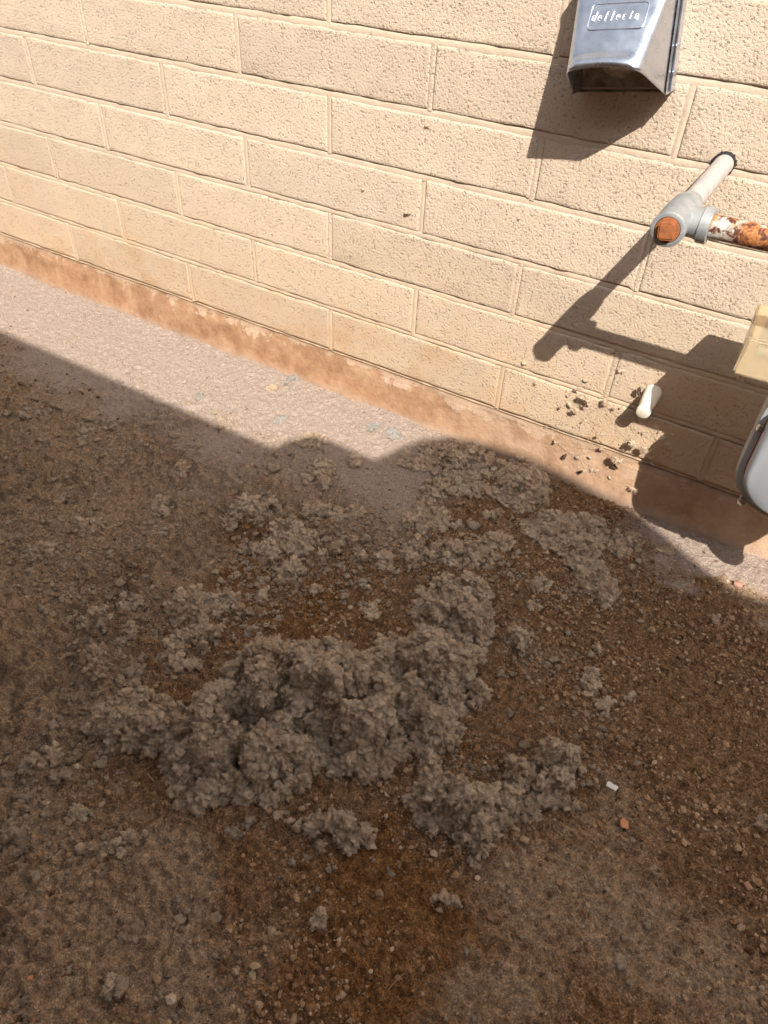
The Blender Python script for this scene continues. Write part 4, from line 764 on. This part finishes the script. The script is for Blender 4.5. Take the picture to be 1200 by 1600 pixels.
lathe('drain_boss', (1.215, -.185, .13), (0, 0, -1), [(0, .03), (.04, .03), (.055, .025), (.06, .015)], M_METER, met, 24)
def prism(name, bl, m, th=None, right=1.16):
    # index cover: left end profile (y, z) swept towards +x
    bm = bmesh.new(); a = [bm.verts.new(v) for v in bl]; b2 = [bm.verts.new((right, v[1], v[2])) for v in bl]
    bm.faces.new(a); bm.faces.new(b2[::-1])
    for i in range(len(a)): j = (i + 1) % len(a); bm.faces.new((a[j], a[i], b2[i], b2[j]))
    bmesh.ops.recalc_face_normals(bm, faces=bm.faces); bmesh.ops.bevel(bm, geom=list(bm.edges), offset=.003, segments=2, affect='EDGES')
    return link(name, mesh_bm(name, bm), m, met)
cv = prism('index_cover', [(.998, -.08, .3715), (1.0077, -.185, .3655), (1.0053, -.205, .3185), (1.003, -.08, .322)], MC)
md = cv.modifiers.new('shell', 'SOLIDIFY'); md.thickness = .0025; md.offset = -1
sub(prism('index_frame', [(1.018, -.086, .364), (1.020, -.140, .350), (1.019, -.146, .345), (1.018, -.092, .359)], M_DIAL), cv)
sub(lathe('index_drum', (1.022, -.135, .328), (1, 0, 0), [(0, .006), (.002, .008), (.11, .008)], M_METERF, met, 20), cv)
bm = bmesh.new(); bmesh.ops.create_cube(bm, size=1, matrix=Matrix.Translation((1.09, -.108, .334)) @ Matrix.Diagonal((.14, .02, .030, 1)))
bmesh.ops.bevel(bm, geom=list(bm.edges), offset=.003, segments=2, affect='EDGES'); sub(link('index_plate', mesh_bm('index_plate', bm), M_DIAL, met), cv)
lathe('riser_pipe', (1.325, -.246, .30), (0, 0, 1), [(0, .0136), (.215, .0136)], MR, met, 24)

# ------------------------------------------------------------------ dryer vent hood, tilted a little on the wall
vent = empty('dryer_vent_hood', (.726, 0, .60), 'shiny sheet metal dryer vent hood on the wall, embossed front', 'vent hood')
ang = math.radians(8); EX = Vector((math.cos(ang), 0, math.sin(ang))); EZ = Vector((-math.sin(ang), 0, math.cos(ang))); VO = Vector((.726, 0, .60))
def W(u, d, v): return VO + EX * u + EZ * v + Vector((0, -d, 0))
UC, HB = -.004, .0645; VT, VB, DB = .128, -.013, .045; VL, DL, HL = .0265, .123, .0475
def hood_pt(t, s):                                          # t: top..lip, s: -1 back left .. 0 centre front .. 1 back right
    hw = (HB - .004) * (1 - t) + HL * t; vf = VT + (VL - VT) * t; df = DB + .004 + (DL - DB - .004) * t; vb = VT + (VB - VT) * t
    sg = 1 if s >= 0 else -1; a = abs(s)
    B_ = (HB * 1.0, DB - .004, vb); Cn = (hw, df, vf); rr = .30
    if a <= .5 - .09: q = (Cn[0] * a / .5, df, vf)
    elif a >= .5 + .09:
        w = (a - .5) / .5; q = tuple(Cn[i] + (B_[i] - Cn[i]) * w for i in range(3))
    else:
        w = (a - .41) / .18; A_ = (Cn[0] * .41 / .5, df, vf); w2 = .09 / .5; D_ = tuple(Cn[i] + (B_[i] - Cn[i]) * w2 for i in range(3))
        q = tuple((1 - w) ** 2 * A_[i] + 2 * w * (1 - w) * Cn[i] + w * w * D_[i] for i in range(3))
    crown = .0042 * t * t * max(0, 1 - (a / .45) ** 2)
    return W(UC + sg * q[0], q[1] + crown * .5, q[2] + crown)
NS, NT = 49, 22; V, F = [], []
ss = np.linspace(-1, 1, NS)
for j in range(NT):
    for s in ss:
        p_ = hood_pt(j / (NT - 1), s); t_ = j / (NT - 1)
        if .90 < t_ < .97 and abs(s) < .40: p_ = p_ + Vector((0, -.0016, .0016))     # pressed stiffening rib
        V.append(p_)
for j in range(NT - 1):
    for i in range(NS - 1): a = j * NS + i; F.append((a, a + 1, a + NS + 1, a + NS))
hd = link('hood_shell', mesh_np('hood_shell', [v[:] for v in V], F), MS, vent)
md = hd.modifiers.new('gauge', 'SOLIDIFY'); md.thickness = .0009; md.offset = 0
def panel(name, pts, m, th=.0009):
    bm = bmesh.new(); bm.faces.new([bm.verts.new(W(*q)) for q in pts]); me = mesh_bm(name, bm); o = link(name, me, m, vent)
    md_ = o.modifiers.new('gauge', 'SOLIDIFY'); md_.thickness = th; md_.offset = 0; return o
hb = HB + .0012
panel('side_strip', [(UC + hb, .001, VB), (UC + hb, DB, VB), (UC + hb, DB, VT), (UC + hb, .001, VT)], MS)
panel('side_strip', [(UC - hb, .001, VB), (UC - hb, DB, VB), (UC - hb, DB, VT), (UC - hb, .001, VT)], MS)
panel('top_strip', [(UC - hb, .001, VT), (UC + hb, .001, VT), (UC + hb, DB, VT + .001), (UC - hb, DB, VT + .001)], MS)
panel('back_plate', [(UC - hb, .003, VB + .004), (UC + hb, .003, VB + .004), (UC + hb, .003, VT), (UC - hb, .003, VT)], M_DIRTY)
panel('side_flange', [(UC + hb + .0022, .012, VB + .002), (UC + hb + .0022, DB - .013, VB + .002), (UC + hb + .0022, DB - .013, VT), (UC + hb + .0022, .012, VT)], MS, .002)
panel('bottom_lip', [(UC - hb, .004, VB + .001), (UC + hb, .004, VB + .001), (UC + hb, .018, VB), (UC - hb, .018, VB)], M_DIRTY)
for v_, d_ in ((.012, .030), (.012, .016), (.042, .031), (.042, .018), (-.004, .018)):
    lathe('rivet', W(UC + hb + .002, d_, v_), EX, [(0, .0026), (.0012, .0026), (.0022, .0017), (.0026, .0006)], MS, vent, 12)
fl = lathe('damper_flap', W(UC - .002, .022, .050), Vector((0, -1, -.45)), [(0, .047), (.003, .047), (.010, .043), (.016, .030), (.019, .01)], M_DIRTY, vent, 36)
lathe('duct_collar', W(UC - .002, .002, .052), Vector((0, -1, 0)), [(0, .0495), (.012, .0495), (.0121, .047)], M_DIRTY, vent, 36)
def front_frame(t):                                         # centre of the front panel at t, axes along the sheet
    c_ = hood_pt(t, 0); dn = (hood_pt(t + .02, 0) - hood_pt(t - .02, 0)).normalized(); n_ = EX.cross(-dn).normalized(); return c_, -dn, n_
c_, upv, nv = front_frame(.47)
if nv.y > 0: nv = -nv
fr = Matrix((( EX.x, upv.x, nv.x, 0), (EX.y, upv.y, nv.y, 0), (EX.z, upv.z, nv.z, 0), (0, 0, 0, 1)))
def arc(cx_, cy_, rx, ry, a0, a1, n_=12): return [(cx_ + rx * math.cos(math.radians(a0 + (a1 - a0) * i / n_)), cy_ + ry * math.sin(math.radians(a0 + (a1 - a0) * i / n_))) for i in range(n_ + 1)]
GL = {'d': [arc(.3, .32, .28, .32, 40, 320), [(.56, 1.05), (.56, 0)]], 'e': [[(.04, .34), (.56, .34)] + arc(.3, .32, .27, .32, 5, 310)], 'f': [[(.55, .98), (.42, 1.05), (.3, .95), (.26, .75), (.26, 0)], [(.05, .62), (.5, .62)]],
      'l': [[(.3, 1.05), (.3, 0)]], 'c': [arc(.32, .32, .28, .32, 50, 310)], 't': [[(.28, .95), (.28, .12), (.38, .0), (.5, .04)], [(.06, .62), (.5, .62)]], 'o': [arc(.3, .32, .27, .32, 0, 360, 18)]}
cu = bpy.data.curves.new('lettering', 'CURVE'); cu.dimensions = '3D'; cu.bevel_depth = .00055; cu.bevel_resolution = 2
HT, ADV = .0112, .0079
for q, ch in enumerate('deflecto'):
    for st in GL[ch]:
        sp_ = cu.splines.new('POLY'); sp_.points.add(len(st) - 1)
        for i, (a, b2) in enumerate(st): sp_.points[i].co = ((q - 4) * ADV + a * HT * .62 + b2 * HT * .16, (b2 - .5) * HT, 0, 1)
t_ = bpy.data.objects.new('tmp', cu); COL.objects.link(t_); me = bpy.data.meshes.new_from_object(t_.evaluated_get(DG())); bpy.data.objects.remove(t_); me.materials.clear()
me.transform(Matrix.Translation(c_ + nv * .0011 + EX * .001) @ fr); sub(link('embossed_lettering', me, m_plain('lit_embossing', (.88, .89, .90), .42, .8, .05)), hd)  # lighter than the sheet, standing in for light caught by the embossing
cu = bpy.data.curves.new('frame', 'CURVE'); cu.dimensions = '3D'; cu.bevel_depth = .0007; cu.bevel_resolution = 2
sp_ = cu.splines.new('POLY'); pts = rrect(-.036, .037, -.0165, .0165, .006, 6); sp_.points.add(len(pts) - 1); sp_.use_cyclic_u = True
for i, (a, b2) in enumerate(pts): sp_.points[i].co = (a, b2, 0, 1)
t_ = bpy.data.objects.new('tmp', cu); COL.objects.link(t_); me = bpy.data.meshes.new_from_object(t_.evaluated_get(DG())); bpy.data.objects.remove(t_); me.materials.clear()
me.transform(Matrix.Translation(c_ + nv * .0006 + EX * .002) @ fr); sub(link('embossed_border', me, MS), hd)
